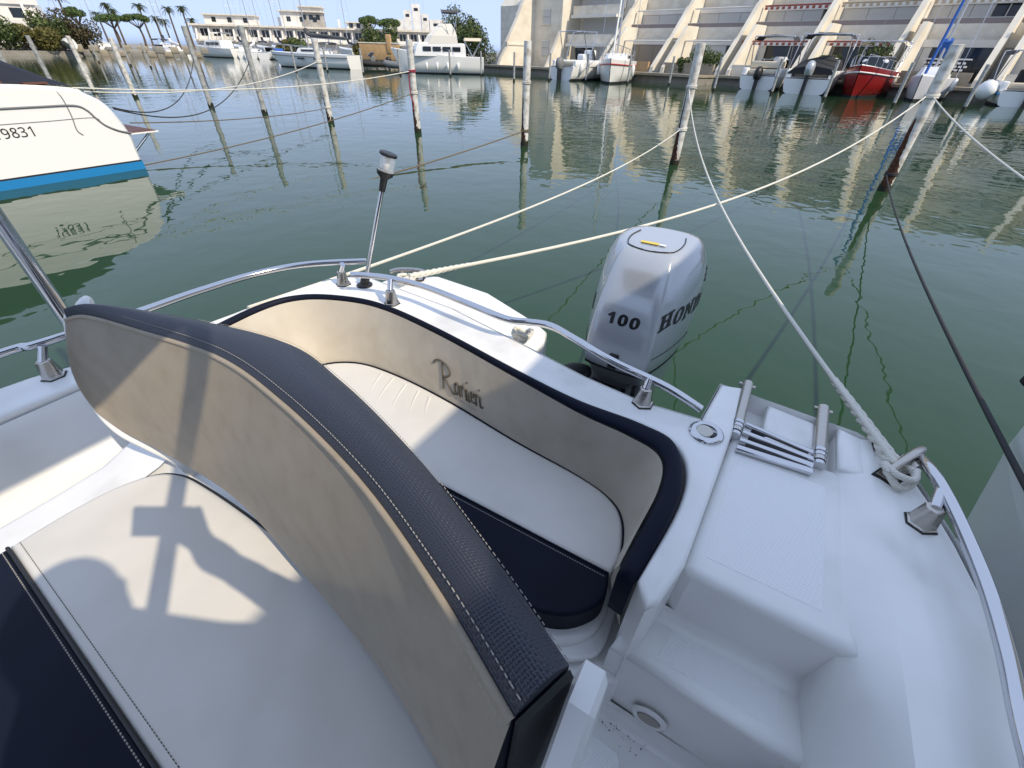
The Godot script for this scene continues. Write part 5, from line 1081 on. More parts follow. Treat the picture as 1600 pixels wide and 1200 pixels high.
func mast(o, z: float, h: float, boom := 3.0, cover = null, y := 1.2):
	var n = Node3D.new(); n.name = "mast"; o.add_child(n, true)
	var st = T(); tube(st, [Vector3(0, y - 0.6, z), Vector3(0, h, z)], 0.055, 8); put(st, "spar", M.mast, n)
	st = T(); tube(st, [Vector3(-0.9, h * 0.55, z), Vector3(0.9, h * 0.55, z)], 0.025, 6); put(st, "spreader", M.mast, n)
	for x in [-1.0, 1.0]: st = T(); tube(st, [Vector3(x, y - 0.3, z), Vector3(x * 0.85, h * 0.55, z), Vector3(0, h - 0.2, z)], 0.012, 5); put(st, "shroud", M.steel, n)
	if boom > 0:
		st = T(); tube(st, [Vector3(0, y + 0.5, z), Vector3(0, y + 0.35, z + boom)], 0.05, 8); put(st, "boom", M.mast, n)
		if cover != null: st = T(); tube(st, curve([Vector3(0, y + 1.2, z), Vector3(0, y + 0.75, z + 0.3), Vector3(0, y + 0.62, z + boom * 0.5), Vector3(0, y + 0.45, z + boom)], 5), 0.20, 10, true, 0.12); put(st, "sail_cover", cover, n)
func railing(o, L: float, B: float, F: float):
	for sd in [-1, 1]:
		var pts = []
		for k in 7:
			var t = 0.35 + 0.62 * k / 6.0; var hb: float = maxf(B / 2 * pow(1.0 - pow(t, 2.6), 0.75) * 0.93, 0.06); pts.append(Vector3(sd * hb, F * (1 + 0.35 * t * t) + 0.45, L / 2 - L * t - 0.10 * L * t * t))
		var st = T(); tube(st, pts, 0.018, 5)
		for p in pts: tube(st, [p, p - Vector3(0, 0.44, 0)], 0.014, 4)
		put(st, "guard_rail", M.steel, o)
func fender(o, p: Vector3):
	var st = T(); lathe(st, p, [[0.02, 0.0], [0.11, 0.06], [0.12, 0.3], [0.11, 0.5], [0.03, 0.58]], 10); put(st, "fender", M.boat_white, o)
func berth(called, label, u: float, v: float, out: bool, turn := 0.0) -> Node3D:    # a boat lying off the right quay, bow out or in
	return thing(called, label, "boat", q2w(u, v), QTURN + (PI if out else 0.0) + turn, "boats moored along the far quays")
func far_boats():
	var g = "boats moored along the far quays"; var o; var st
	o = berth("small_motorboat", "white motorboat, dark bimini and black outboard, the one without a deck cover", 9.2, -0.9 - 1.4, false, 0.1); o.scale = Vector3.ONE * 1.3
	hull_parts(o, 4.2, 2.0, 0.6, M.boat_white); open_cockpit(o, 4.2, 2.0, 0.6); motor(o, 2.3, M.black, 0.45); arch(o, -0.2, 1.2, 1.9, 0.8, 2.25, M.canvas); screen(o, -0.4, 1.6, 0.8, 0.5); box_part(o, "sun_pad", M.canvas_cream, Vector3(0, 1.08, 0.9), Vector3(1.5, 0.3, 1.0), 0.05)
	o = berth("small_motorboat", "white motorboat under a black cockpit cover, silver outboard and black bimini", 12.7, 1.1 - 2.2, false, 0.1); o.scale = Vector3.ONE * 1.3
	hull_parts(o, 4.6, 2.2, 0.6, M.boat_white); open_cockpit(o, 4.6, 2.2, 0.6); motor(o, 2.5, M.engine, 0.75); arch(o, -0.6, 1.0, 2.0, 0.8, 2.3, M.canvas)
	st = T(); var rings = []
	for k in 6:
		var t = k / 5.0; rings.append([Vector3(-1.02, 0.78, lerpf(2.1, -0.6, t)), Vector3(-0.8, 1.0 + 0.35 * sin(PI * t * 0.5), lerpf(2.1, -0.6, t)), Vector3(0, 1.12 + 0.42 * sin(PI * t * 0.5), lerpf(2.1, -0.6, t)), Vector3(0.8, 1.0 + 0.35 * sin(PI * t * 0.5), lerpf(2.1, -0.6, t)), Vector3(1.02, 0.78, lerpf(2.1, -0.6, t))])
	loft(st, rings); fan(st, rings[0]); put(st, "cockpit_cover", M.canvas, o)
	o = berth("small_motorboat", "red-hulled motorboat with a cream bimini and its bow to the water", 15.5, -1.0, true, 0.05); o.scale = Vector3.ONE * 1.15
	hull_parts(o, 4.8, 2.4, 1.05, M.boat_red, M.boat_white, 0.28, 3.4); screen(o, 0.4, 1.8, 1.15, 0.55); arch(o, 0.4, 2.2, 2.0, 1.0, 2.35, M.canvas_cream); railing(o, 4.8, 2.4, 1.0); box_part(o, "console", M.boat_white, Vector3(0, 1.35, 0.6), Vector3(1.2, 0.5, 0.7), 0.1); fender(o, Vector3(1.1, 0.5, 0.6)); fender(o, Vector3(-1.1, 0.5, 0.9))
	o = berth("sailing_boat", "small pale sailing boat with a blue furled sail on its mast", 18.6, -1.4, true); o.scale = Vector3.ONE * 1.15
	hull_parts(o, 4.8, 1.9, 0.85, M.boat_lilac, null, 0.2, 3.0); cabin(o, 1.2, -0.8, 1.2, 0.9, 0.45, M.boat_white, 2); mast(o, -0.4, 9.0, 2.2, M.canvas_blue, 1.2); fender(o, Vector3(-0.95, 0.35, 0.4))
	st = T(); tube(st, [Vector3(0, 1.1, -2.4), Vector3(0, 8.6, -0.5)], 0.06, 8); put(st, "furled_jib", M.canvas_blue, o)
	o = berth("small_motorboat", "white motorboat, black outboard and low black bimini, a round white buoy on its side", 22.4, -2.2, false, 0.25); o.scale = Vector3.ONE * 1.2
	hull_parts(o, 4.8, 2.1, 0.55, M.boat_white, M.stripe_blue); open_cockpit(o, 4.8, 2.1, 0.55); motor(o, 2.5, M.black, 0.65); arch(o, -0.4, 1.4, 2.0, 0.7, 1.95, M.canvas); box_part(o, "seat", M.canvas, Vector3(0.2, 0.95, 0.6), Vector3(1.0, 0.7, 0.5), 0.06)
	st = T(); lathe(st, Vector3(-1.35, 0.55, 1.9), [[0.02, -0.38], [0.24, -0.30], [0.36, -0.12], [0.38, 0.0], [0.34, 0.15], [0.22, 0.30], [0.02, 0.37]], 16); put(st, "buoy", M.boat_white, o)
	o = berth("small_motorboat", "small white motorboat with tall windscreen beside the red-striped sailing boat", -4.3, 2.2, false); o.scale = Vector3.ONE * 1.35
	hull_parts(o, 4.2, 1.9, 0.65, M.boat_white); open_cockpit(o, 4.2, 1.9, 0.65); motor(o, 2.25, M.boat_grey); screen(o, -0.2, 1.6, 0.85, 0.75); arch(o, 0.2, 1.3, 1.8, 0.8, 2.3, M.awning_white, false); fender(o, Vector3(0.95, 0.3, 1.4)); fender(o, Vector3(-0.95, 0.3, 1.4))
	o = berth("sailing_boat", "white sailing boat with red stripes along its hull and coaming, two tall spars", -0.9, 2.4, true, 0.5); o.scale = Vector3.ONE * 1.3
	hull_parts(o, 4.9, 2.2, 1.0, M.boat_white, M.stripe_red, 0.15, 3.0); cabin(o, 1.0, -1.0, 1.4, 1.05, 0.35, M.boat_white, 2); box_part(o, "coaming_stripe", M.stripe_red, Vector3(0, 1.2, 1.25), Vector3(1.5, 0.12, 0.06)); mast(o, -0.3, 9.0, 0.0); railing(o, 4.9, 2.2, 1.0); fender(o, Vector3(1.05, 0.3, 0.3)); fender(o, Vector3(-1.05, 0.3, -0.3))
	st = T(); tube(st, [Vector3(0, 1.3, -2.3), Vector3(0, 8.7, -0.4)], 0.05, 8); put(st, "furled_jib", M.boat_white, o)
	# flybridge yacht lying along the quay, bow to the left
	var along = PI / 2 + QTURN                             # bow towards -u
	o = thing("motor_yacht", "white motor yacht with a white canvas-covered flybridge, a radar arch and hanging fenders", "yacht", far_at(690, 50.5), PI / 2 + 0.12, g)
	hull_parts(o, 7.6, 2.7, 1.25, M.boat_white, null, 0.45, 3.0); railing(o, 7.6, 2.7, 1.25)
	cabin(o, 2.2, -2.4, 2.3, 1.3, 0.95, M.boat_white, 4)
	st = T(); rings = []                                   # canvas-covered flybridge: upright aft, raked forward
	for e in [[2.2, 1.05, 1.5, -1.6], [2.75, 1.0, 1.45, -1.2], [3.2, 0.85, 1.3, -0.6], [3.6, 0.6, 1.0, -0.1]]:
		rings.append([Vector3(-e[1], e[0], e[2]), Vector3(e[1], e[0], e[2]), Vector3(e[1], e[0], e[3] + 0.5), Vector3(e[1] * 0.6, e[0], e[3]), Vector3(-e[1] * 0.6, e[0], e[3]), Vector3(-e[1], e[0], e[3] + 0.5)])
	loft(st, rings, true, -1); fan(st, rings[-1]); put(st, "flybridge_cover", M.awning_white, o)
	arch(o, 0.2, 1.6, 1.9, 2.3, 4.5, M.canvas_grey, true); arch(o, 2.1, 3.6, 2.2, 1.3, 2.6, M.canvas_cream)
	screen(o, -2.5, 1.9, 1.45, 0.5)
	for k in 4: fender(o, Vector3(1.40, 0.3, -1.4 + k * 0.95)); fender(o, Vector3(-1.40, 0.3, -1.4 + k * 0.95))
	st = T(); tube(st, [Vector3(0.5, 3.0, 1.4), Vector3(0.6, 7.0, 1.6)], 0.015, 5); put(st, "whip_aerial", M.mast, o)
	# grey-sailed yacht
	o = thing("sailing_yacht", "large white sailing yacht with a dark grey sail cover and grey spray hood", "yacht", at(497, 106, 0), PI / 2 - 0.30, g)
	hull_parts(o, 9.4, 2.9, 1.15, M.boat_white, M.boat_grey, 0.12, 3.2); cabin(o, 1.5, -1.6, 1.9, 1.2, 0.45, M.boat_white, 3); mast(o, -0.6, 13.0, 4.6, M.canvas_grey, 2.0); railing(o, 9.4, 2.9, 1.15); arch(o, 1.2, 2.2, 1.8, 1.2, 2.1, M.canvas_grey)
	for k in 2: box_part(o, "hull_window", M.pane, Vector3(1.42, 0.78, -0.8 + 2.0 * k), Vector3(0.06, 0.16, 0.8)); box_part(o, "hull_window", M.pane, Vector3(-1.42, 0.78, -0.8 + 2.0 * k), Vector3(0.06, 0.16, 0.8))
	# dark tenders
	for e in [[583, 107, 0.3, "black inflatable tender with a small outboard beside the grey-sailed yacht"], [628, 110, -0.2, "grey inflatable tender moored between the two yachts"]]:
		o = thing("inflatable_tender", e[3], "tender", at(e[0], e[1], 0), PI / 2 + e[2], g)
		st = T(); tube(st, curve([Vector3(-0.75, 0.4, 1.6), Vector3(-0.78, 0.42, 0), Vector3(-0.6, 0.5, -1.2), Vector3(0, 0.6, -1.7), Vector3(0.6, 0.5, -1.2), Vector3(0.78, 0.42, 0), Vector3(0.75, 0.4, 1.6)], 5), 0.24, 10); put(st, "tube", M.rubber if e[0] < 600 else M.boat_grey, o)
		st = T(); box(st, Vector3(0, 0.25, 0.1), Vector3(1.3, 0.2, 2.8)); put(st, "floor", M.boat_grey, o); motor(o, 1.75, M.black, 0.5); box_part(o, "console", M.boat_grey, Vector3(0, 0.75, 0.1), Vector3(0.6, 0.7, 0.5), 0.05); screen(o, 0.0, 0.7, 1.05, 0.35)
	# left cluster
	o = thing("motor_yacht", "white cabin motor yacht with a raked screen below the umbrella pines", "yacht", at(346, 89.5, 0), PI / 2 - 0.45, g)
	hull_parts(o, 9.5, 3.0, 1.25, M.boat_white, null, 0.25, 3.0); cabin(o, 2.4, -2.0, 2.3, 1.3, 1.0, M.boat_white, 3); arch(o, 0.5, 2.6, 2.3, 2.2, 3.3, M.awning_white); railing(o, 9.5, 3.0, 1.25)
	var list = [[385, 91, 6.0, "white runabout with a white cabin, bow on, before the fin-walled building", 0.4, 1], [402, 91.5, 6.5, "white sloop with a bare mast before the fin-walled building", 0.2, 2], [424, 92.5, 6.0, "white motorboat with a grey canvas top before the fin-walled building", 0.1, 3], [438, 94, 5.5, "white dinghy-sized motorboat with a blue canvas cover", 0.6, 4], [276, 86.5, 7.0, "white sloop with a leaning mast below the palms", 1.0, 2], [255, 86, 6.0, "white motorboat with a black canvas top below the palms", 1.1, 3], [180, 86.0, 5.0, "dark inflatable boat with white seats at the stone bank", 0.5, 5], [150, 85.0, 5.0, "black inflatable boat lying against the stone bank", 0.6, 5], [128, 84.0, 4.6, "grey inflatable boat lying under the hedge", 0.7, 5], [70, 84.5, 4.6, "white open dinghy under the hedge on the far left", 0.5, 1]]
	for e in list:
		o = thing("moored_boat", e[3], "boat", at(e[0], e[1], 0), e[4], g)
		var k: int = e[5]; hull_parts(o, e[2], e[2] * 0.34, 0.85, M.boat_white if k != 5 else M.boat_grey, M.stripe_blue if k == 4 else null)
		if k == 1 or k == 4: cabin(o, 1.0, -1.2, e[2] * 0.24, 0.85, 0.6, M.boat_white if k == 1 else M.canvas_blue, 2)
		if k == 2: mast(o, -0.5, 9.5 if e[0] != 276 else 11.0, 2.6, M.boat_white); cabin(o, 1.0, -1.0, 1.3, 0.9, 0.4, M.boat_white, 2)
		if k == 3: arch(o, -0.5, 1.6, e[2] * 0.3, 0.9, 2.3, M.canvas_grey if e[0] > 300 else M.canvas); screen(o, -0.6, 1.6, 0.9, 0.6)
		if k == 5: motor(o, e[2] / 2 + 0.1, M.black); box_part(o, "seat", M.boat_white, Vector3(0, 1.0, 0.3), Vector3(0.9, 0.4, 0.8), 0.08)
	o = thing("upturned_dinghy", "white upturned dinghy resting on the stone bank under the hedge", "dinghy", far_at(107, 101, 1.7), 0.9)
	hull_parts(o, 4.0, 1.5, 0.6, M.boat_white); o.rotation.z = 2.4
	# masts of boats hidden farther off
	for e in [[112, 128, 10.5, 0.06], [160, 126, 12.0, 0.0], [258, 125, 12.5, -0.04], [375, 112, 12.0, 0], [412, 110, 10.5, 0], [437, 100, 12.5, 0], [452, 104, 13.0, 0], [545, 96, 11.0, 0]]:
		o = thing("distant_sloop", ["white sloop with a slanting mast behind the hedge", "white sloop with a tall mast by the umbrella pines", "white sloop with a thin mast between palms", "white sloop with a dark sail cover by the fin-walled building's left end", "white sloop half hidden by the runabouts before the fin-walled building", "white sloop with the tall left mast of two behind the big yacht", "white sloop with the tall right mast of two behind the big yacht", "white sloop behind the ochre wall"][[112, 160, 258, 375, 412, 437, 452, 545].find(e[0])], "boat", far_at(e[0], e[1], 0.5), 0.7, g)
		hull_parts(o, 7.0, 2.3, 1.0, M.boat_white); mast(o, 0.0, e[2], 2.5, M.canvas_navy)

# ---------------------------------------------------------------- trees and shrubs
func leaves(st: SurfaceTool, c: Vector3, r: Vector3, n: int, size: float, c0: Color, c1: Color, shell := 0.55):
	for i in n:
		var d = Vector3(rng.randfn(), rng.randfn(), rng.randfn()).normalized(); var k = pow(rng.randf(), 0.33) * (1.0 - shell) + shell * rng.randf_range(0.8, 1.0)
		var p = c + d * r * k; var nrm = (d + Vector3(rng.randfn(), rng.randfn(), rng.randfn()) * 0.6).normalized(); var t = nrm.cross(Vector3(rng.randfn(), rng.randfn(), rng.randfn())).normalized(); var s = size * rng.randf_range(0.6, 1.3)
		st.set_color(c0.lerp(c1, rng.randf())); st.set_smooth_group(-1)
		var bt = nrm.cross(t)
		for q in [p - t * s, p + bt * s * 0.45, p + t * s, p - t * s, p + t * s, p - bt * s * 0.45]: st.add_vertex(q)
const G0 := Color(0.022, 0.040, 0.010)
const G1 := Color(0.12, 0.16, 0.045)
func shrub(called: String, label: String, p: Vector3, w_: float, h: float, c0: Color, c1: Color, n := 1500, size := 0.16, category := "shrub"):
	rng.seed = int(p.x * 31.0 + p.z * 17.0); var o = thing(called, label, category, p, 0.0, "shrubs along the quays")
	var st = T()
	for k in 9:
		var c = Vector3(rng.randf_range(-0.33, 0.33) * w_, h * rng.randf_range(0.25, 0.72), rng.randf_range(-0.25, 0.25) * w_); leaves(st, c, Vector3(w_ * 0.24, h * 0.28, w_ * 0.22), n / 9, size, c0, c1)
	put(st, "crown", M.leaf, o)
	st = T(); for k in 4: tube(st, [Vector3(0, -0.1, 0), Vector3(rng.randf_range(-0.2, 0.2) * w_, h * 0.3, rng.randf_range(-0.1, 0.1) * w_), Vector3(rng.randf_range(-0.3, 0.3) * w_, h * 0.65, rng.randf_range(-0.2, 0.2) * w_)], 0.05, 6, true, 0.015)
	put(st, "trunk", M.bark, o); return o
func palm(p: Vector3, h: float, lean: float, label: String):
	rng.seed = int(p.x * 13.0 + h * 100.0); var o = thing("palm_tree", label, "palm tree", p, rng.randf() * TAU, "palms on the far shore")
	var st = T(); var top = Vector3(lean, h, 0); tube(st, curve([Vector3.ZERO, Vector3(lean * 0.3, h * 0.5, 0), top], 6), 0.24, 9, true, 0.16); put(st, "trunk", M.bark, o)
	st = T()
	for k in 34:                                           # arching fronds of narrow leaflets
		var an = rng.randf() * TAU; var up = rng.randf_range(-0.5, 1.1); var L = rng.randf_range(1.3, 1.9); var dir = Vector3(cos(an), up, sin(an)).normalized(); var pts = []
		for i in 7:
			var t = i / 6.0; pts.append(top + dir * L * t - Vector3(0, 0.9 * t * t, 0))
		for i in 6:
			var d: Vector3 = (pts[i + 1] - pts[i]); var sd = d.cross(Vector3.UP).normalized()
			st.set_color(Color(0.02, 0.035, 0.010).lerp(Color(0.07, 0.09, 0.03), rng.randf())); st.set_smooth_group(-1)
			for sg in [-1.0, 1.0]:
				for j in 2:
					var a0: Vector3 = pts[i] + d * (0.5 * j); var tip: Vector3 = a0 + d * 0.9 + sd * sg * 0.32 * (1.0 - 0.09 * i) - Vector3(0, 0.14, 0)
					for q in [a0, a0 + d * 0.42, tip]: st.add_vertex(q)
	put(st, "crown", M.leaf, o)
	st = T(); leaves(st, top - Vector3(0, 0.55, 0), Vector3(0.4, 0.5, 0.4), 160, 0.25, Color(0.06, 0.045, 0.02), Color(0.12, 0.09, 0.05)); put(st, "dead_fronds", M.leaf, o)
func pine(p: Vector3, h: float, w_: float, label: String):
	rng.seed = int(p.x * 7.0 + 900.0); var o = thing("umbrella_pine", label, "pine tree", p)
	var st = T(); tube(st, curve([Vector3.ZERO, Vector3(0.3, h * 0.35, 0), Vector3(0.1, h * 0.62, 0)], 5), 0.26, 8, true, 0.18)
	for k in 8:
		var an = TAU * k / 8.0; tube(st, curve([Vector3(0.1, h * 0.58, 0), Vector3(cos(an) * w_ * 0.2, h * 0.74, sin(an) * w_ * 0.2), Vector3(cos(an) * w_ * 0.36, h * 0.86, sin(an) * w_ * 0.36)], 4), 0.11, 6, true, 0.04)
	put(st, "trunk", M.bark, o)
	st = T()
	for k in 20:
		var an = rng.randf() * TAU; var rr = sqrt(rng.randf()) * w_ * 0.42; leaves(st, Vector3(cos(an) * rr, h * (0.93 - 0.10 * pow(rr / (w_ * 0.42), 2.0)), sin(an) * rr), Vector3(w_ * 0.15, h * 0.085, w_ * 0.15), 130, 0.22, Color(0.028, 0.055, 0.012), Color(0.10, 0.15, 0.04))
	put(st, "crown", M.leaf, o)
func greenery():
	for e in [[121, 122, 9.3, "tall palm standing alone above the hedge"], [170, 128, 6.6, "palm at the left edge of the umbrella pines"], [186, 132, 8.6, "tall palm rising behind the first umbrella pine"], [195, 130, 7.4, "bushy palm rising between the two umbrella pines"], [238, 129, 8.6, "tall palm rising behind the second umbrella pine"], [256, 131, 6.4, "short palm right of the umbrella pines"], [268, 133, 6.0, "short palm left of the twin tall palms"], [280, 129, 8.3, "tall palm, the left one of a pair by the white building"], [302, 127, 8.5, "tall palm, the right one of a pair by the white building"], [311, 129, 6.2, "short palm at the corner of the fin-walled white building"]]: palm(far_at(e[0], e[1] * 1.32, 0.5), e[2], rng.randf_range(-0.5, 0.5), e[3])
	pine(far_at(187, 160, 0.5), 6.3, 6.4, "umbrella pine with a flat green crown, left of a pair"); pine(far_at(226, 158, 0.5), 6.5, 6.6, "umbrella pine with a flat green crown, right of a pair"); pine(far_at(135, 145, 0.5), 6.6, 4.2, "umbrella pine half hidden by the dark hedge"); pine(far_at(583, 140, 0.5), 7.4, 6.0, "umbrella pine behind the low white building, left of a pair"); pine(far_at(615, 142, 0.5), 7.2, 6.4, "umbrella pine behind the low white building, right of a pair")
	for e in [[5, 101, 6.0, 4.4, 0, "dense round green shrub before the cream terraces"], [40, 102, 5.5, 3.4, 1, "yellowish low hedge before the cream terraces"], [72, 102, 5.5, 3.2, 1, "ochre-tinged hedge on the stone bank"], [90, 104, 5.0, 4.6, 0, "rounded grey-green shrub on the stone bank"], [108, 105, 6.5, 5.8, 2, "tall dark reddish hedge on the stone bank"], [128, 104, 5.0, 4.6, 2, "dark hedge sloping down to the moored inflatables"], [565, 84, 3.2, 2.6, 1, "low bush beside the ochre wall"], [598, 75, 4.6, 4.2, 0, "feathery green tree-like shrub above the ochre wall"], [445, 92, 3.0, 2.2, 1, "low bush behind the grey-sailed yacht's bow"], [465, 92, 3.0, 2.4, 0, "round bush behind the grey-sailed yacht"]]:
		shrub("shrub", e[5], far_at(e[0], e[1], 0.5), e[2], e[3], [G0, Color(0.05, 0.055, 0.012), Color(0.035, 0.028, 0.012)][e[4]], [G1, Color(0.16, 0.14, 0.035), Color(0.09, 0.075, 0.03)][e[4]], 2000, 0.2)
	for e in [[748, 59, 3.6, 3.6, 0, "dense dark green tree beside the end block's wall"], [713, 62, 4.0, 5.4, 0, "feathery green tree rising behind the flybridge yacht"], [733, 60, 3.0, 4.6, 0, "leafy tree between the yacht and the end block"]]: shrub("quay_tree", e[5], far_at(e[0], e[1], 0.5), e[2], e[3], G0, G1, 2600, 0.13, "tree")
	for e in [[2.9, -4.9, 2.8, 2.0, "round green bush by the pale terrace wall"], [0.9, -4.7, 1.4, 1.2, "small low bush by the terrace wall"], [12.2, -4.2, 2.4, 1.6, "green bush behind the two boats with black biminis"], [8.6, -4.2, 2.6, 1.3, "low green hedge on the terrace behind the outboard boats"], [14.9, -4.0, 2.3, 2.6, "tall leafy green bush beside the red-hulled boat"], [24.0, -4.0, 1.6, 1.2, "yellowish bush on the terrace by the pierced screen"]]:
		shrub("bush", e[4], q2w(e[0], e[1], 0.55), e[2], e[3], G0, G1, 1800, 0.10)

func far_posts():
	var list = [[752, 118, "thin grey post before the quay beside the flybridge yacht"], [803, 127, "thin grey post standing before the end block"], [858, 126, "thin grey post by the small white motorboat"], [915, 128, "thin grey post between the two white boats"], [980, 131, "thin grey post just right of the red-striped boat"], [1045, 133, "thin grey post before the ochre terrace wall"], [1115, 142, "thin grey post right of the tall white post, before the green bush"], [1205, 147, "thin grey post between the two boats with black biminis"], [1287, 156, "thin grey post between the covered boat and the red boat"], [1395, 166, "thin grey post between the red boat and the pale sailing boat"], [1505, 172, "thin grey post before the boat with the round buoy"],
		[463, 112, "thin dark post before the grey-sailed yacht's bow"], [512, 112, "thin grey post before the grey-sailed yacht's cabin"], [568, 116, "thin grey post before the black tender"], [626, 118, "thin grey post left of the flybridge yacht"], [704, 119, "thin grey post before the flybridge yacht's fenders"], [205, 103, "thin pale post in open water below the umbrella pines"], [236, 106, "thin pale post in open water below the palms"], [66, 100, "thin pale post below the ochre-tinged hedge"], [155, 98, "thin pale post before the inflatable boats"]]
	for e in list:
		var p = at(e[0], e[1], 0); var o = thing("mooring_pile", e[2], "mooring post", p, 0.0, "thin posts off the far quay")
		var st = T(); lathe(st, Vector3.ZERO, [[0.075, 0.12], [0.075, 1.72, 1], [0.065, 1.74, 1], [0.03, 1.74]], 10); put(st, "shaft", M.post_grey, o)
		st = T(); lathe(st, Vector3.ZERO, [[0.085, -0.8], [0.088, 0.0], [0.080, 0.14], [0.07, 0.15]], 10); put(st, "weed_band", M.weed, o)

# ---------------------------------------------------------------- the person holding the camera, whose shadow lies on the seat
func sdf_mesh(bones: Array, cell: float, grow := 0.0, blend := 0.035) -> SurfaceTool:
	# bones: [a, b, ra, rb]; smooth union of tapered capsules, meshed as surface nets
	var lo = Vector3(1e9, 1e9, 1e9); var hi = -lo
	for e in bones:
		var r: float = maxf(e[2], e[3]) + grow + 0.04
		lo = lo.min(e[0] - Vector3.ONE * r).min(e[1] - Vector3.ONE * r); hi = hi.max(e[0] + Vector3.ONE * r).max(e[1] + Vector3.ONE * r)
	var n = Vector3i(((hi - lo) / cell).ceil()) + Vector3i.ONE; var nx: int = n.x; var ny: int = n.y; var nz: int = n.z
	var f = PackedFloat32Array(); f.resize(nx * ny * nz); f.fill(9.0)
	for e in bones:                                        # each bone writes only near itself
		var r: float = maxf(e[2], e[3]) + grow + 0.07; var p0: Vector3 = e[0]; var d: Vector3 = e[1] - e[0]; var dd: float = maxf(d.length_squared(), 1e-6)
		var l0 = Vector3i(((e[0].min(e[1]) - Vector3.ONE * r - lo) / cell).floor()).max(Vector3i.ZERO); var h0 = Vector3i(((e[0].max(e[1]) + Vector3.ONE * r - lo) / cell).ceil()).min(n - Vector3i.ONE)
		for z in range(l0.z, h0.z + 1):
			for y in range(l0.y, h0.y + 1):
				for x in range(l0.x, h0.x + 1):
					var p = lo + Vector3(x, y, z) * cell; var t: float = clampf((p - p0).dot(d) / dd, 0.0, 1.0)
					var v: float = p.distance_to(p0 + d * t) - lerpf(e[2], e[3], t) - grow; var i: int = (z * ny + y) * nx + x; var o: float = f[i]
					var h: float = maxf(blend - absf(o - v), 0.0) / blend; f[i] = minf(o, v) - h * h * blend * 0.25
	var st = T(); var vert = {}
	var at_cell = func(x, y, z):
		var key: int = (z * ny + y) * nx + x
		if vert.has(key): return vert[key]
		var s = Vector3.ZERO; var c = 0
		for e in [[0,0,0,1,0,0],[0,1,0,1,1,0],[0,0,1,1,0,1],[0,1,1,1,1,1],[0,0,0,0,1,0],[1,0,0,1,1,0],[0,0,1,0,1,1],[1,0,1,1,1,1],[0,0,0,0,0,1],[1,0,0,1,0,1],[0,1,0,0,1,1],[1,1,0,1,1,1]]:
			var a: float = f[((z + e[2]) * ny + y + e[1]) * nx + x + e[0]]; var bb: float = f[((z + e[5]) * ny + y + e[4]) * nx + x + e[3]]
			if (a < 0) != (bb < 0): s += Vector3(e[0], e[1], e[2]).lerp(Vector3(e[3], e[4], e[5]), a / (a - bb)); c += 1
		vert[key] = lo + (Vector3(x, y, z) + s / maxi(c, 1)) * cell; return vert[key]
	var step = [1, nx, nx * ny]
	for z in range(1, nz - 1):
		for y in range(1, ny - 1):
			for x in range(1, nx - 1):
				var i: int = (z * ny + y) * nx + x; var a: float = f[i]
				for ax in 3:
					var bb: float = f[i + step[ax]]
					if (a < 0) == (bb < 0): continue
					var c = [[x, y, z]]
					var q
					if ax == 0: q = [at_cell.call(x, y - 1, z - 1), at_cell.call(x, y, z - 1), at_cell.call(x, y, z), at_cell.call(x, y - 1, z)]
					elif ax == 1: q = [at_cell.call(x - 1, y, z - 1), at_cell.call(x - 1, y, z), at_cell.call(x, y, z), at_cell.call(x, y, z - 1)]
					else: q = [at_cell.call(x - 1, y - 1, z), at_cell.call(x, y - 1, z), at_cell.call(x, y, z), at_cell.call(x - 1, y, z)]
					if a < 0: q.reverse()
					quad(st, q[0], q[1], q[2], q[3], 1)
	return st
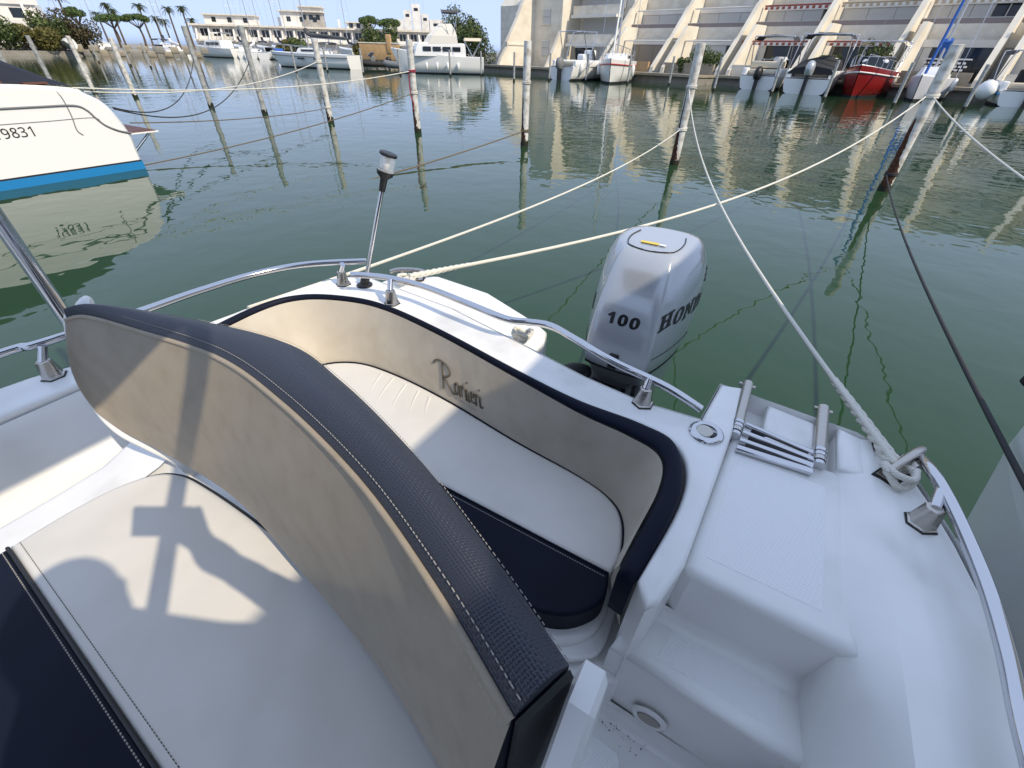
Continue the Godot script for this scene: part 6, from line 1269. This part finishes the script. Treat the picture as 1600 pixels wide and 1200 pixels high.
func photographer():
	var o = thing("person", "person in a dark shirt and shorts holding up a phone beside the helm bench", "person")
	var X = func(x, y, z): return Vector3(x, y, z)
	var neck = X.call(0.18, 1.83, 0.36); var head = X.call(0.18, 1.98, 0.40); var chest = X.call(0.18, 1.62, 0.35); var waist = X.call(0.18, 1.38, 0.38); var hip = X.call(0.17, 1.26, 0.40)
	var rs = X.call(0.36, 1.74, 0.33); var re = X.call(0.28, 1.56, 0.10); var rw = X.call(0.095, 1.675, 0.045); var ls = X.call(0.02, 1.76, 0.30); var le = X.call(-0.08, 1.50, 0.38); var lw = X.call(-0.06, 1.26, 0.34)
	var rk = X.call(0.22, 0.86, 0.37); var ra = X.call(0.23, 0.47, 0.41); var lk = X.call(0.05, 0.86, 0.38); var la = X.call(0.04, 0.47, 0.42)
	var body = [[head, head + Vector3(0, 0.04, -0.01), 0.082, 0.078], [head - Vector3(0, 0.06, 0.03), head, 0.055, 0.075], [neck - Vector3(0, 0.04, 0), head - Vector3(0, 0.05, 0), 0.056, 0.052], [chest - Vector3(0.06, 0, 0), chest + Vector3(0.06, 0, 0), 0.115, 0.115], [chest, waist, 0.13, 0.118], [waist, hip, 0.118, 0.125], [ls, rs, 0.065, 0.065],
		[rs, re, 0.052, 0.041], [re, rw, 0.041, 0.028], [ls, le, 0.052, 0.041], [le, lw, 0.041, 0.028], [hip + Vector3(0.08, -0.04, 0), rk, 0.085, 0.055], [rk, ra, 0.055, 0.036], [hip - Vector3(0.08, 0.04, 0), lk, 0.085, 0.055], [lk, la, 0.055, 0.036], [ra, ra + Vector3(0, -0.025, -0.15), 0.042, 0.03], [la, la + Vector3(0, -0.025, -0.15), 0.042, 0.03], [ra + Vector3(0, -0.02, 0.03), ra, 0.04, 0.04], [la + Vector3(0, -0.02, 0.03), la, 0.04, 0.04],
		[head + Vector3(0, -0.01, -0.085), head + Vector3(0, -0.03, -0.10), 0.010, 0.016], [head + Vector3(0.083, -0.02, 0.0), head + Vector3(0.085, 0.02, 0.005), 0.012, 0.014], [head + Vector3(-0.083, -0.02, 0.0), head + Vector3(-0.085, 0.02, 0.005), 0.012, 0.014]]
	# hands: palm and five fingers; the right one closes on the end of the phone
	var px = IX; var pb = -IZ; var c = EYE + pb * 0.020                                # phone centre, just behind the lens
	var grip = c + px * 0.078; body.append([rw, grip + pb * 0.028 + IY * 0.012, 0.028, 0.022])
	for k in 4: body.append([grip + pb * 0.022 + IY * (-0.028 + 0.019 * k) + px * 0.004, grip - pb * 0.006 + IY * (-0.030 + 0.019 * k) + px * 0.006, 0.0095, 0.008])
	body.append([grip + pb * 0.026 + IY * 0.02, c + px * 0.045 + pb * 0.016 + IY * 0.030, 0.011, 0.009])
	var ld = Vector3(0.02, -0.09, -0.03); body.append([lw, lw + ld, 0.027, 0.030])
	for k in 4: body.append([lw + ld + Vector3(0, -0.005, -0.027 + 0.018 * k), lw + ld + Vector3(0.02, -0.075 + 0.008 * absf(k - 1.5), -0.030 + 0.019 * k), 0.010, 0.008])
	body.append([lw + ld * 0.6 + Vector3(0, 0, -0.028), lw + ld + Vector3(0.03, -0.03, -0.045), 0.011, 0.009])
	put(sdf_mesh(body, 0.016, 0.0, 0.03), "body", M.skin, o)
	put(sdf_mesh([[chest - Vector3(0.06, 0, 0), chest + Vector3(0.06, 0, 0), 0.125, 0.125], [chest, waist, 0.142, 0.135], [waist, hip - Vector3(0, 0.02, 0), 0.135, 0.142], [ls, rs, 0.076, 0.076], [rs, rs.lerp(re, 0.6), 0.066, 0.062], [ls, ls.lerp(le, 0.6), 0.066, 0.062]], 0.022), "shirt", M.shirt, o)
	put(sdf_mesh([[hip, hip - Vector3(0, 0.06, 0), 0.138, 0.13], [hip + Vector3(0.08, -0.04, 0), rk + Vector3(0, 0.06, 0), 0.102, 0.084], [hip - Vector3(0.08, 0.04, 0), lk + Vector3(0, 0.06, 0), 0.102, 0.084]], 0.022), "shorts", M.shorts, o)
	put(sdf_mesh([[head + Vector3(0, 0.03, 0.02), head + Vector3(0, 0.055, 0.0), 0.092, 0.086], [head + Vector3(0, -0.03, 0.04), head + Vector3(0, 0.03, 0.03), 0.07, 0.085]], 0.016), "hair", M.hair, o)
	var ph = thing("phone", "black phone held up in the right hand of the person at the helm", "phone")
	var st = T(); box(st, c, Vector3(0.150, 0.0085, 0.074), Basis(px, pb, px.cross(pb)), 0.004); put(st, "case", M.black, ph)
	st = T(); box(st, c + pb * 0.0047, Vector3(0.142, 0.0006, 0.068), Basis(px, pb, px.cross(pb))); put(st, "screen", M.pane, ph)
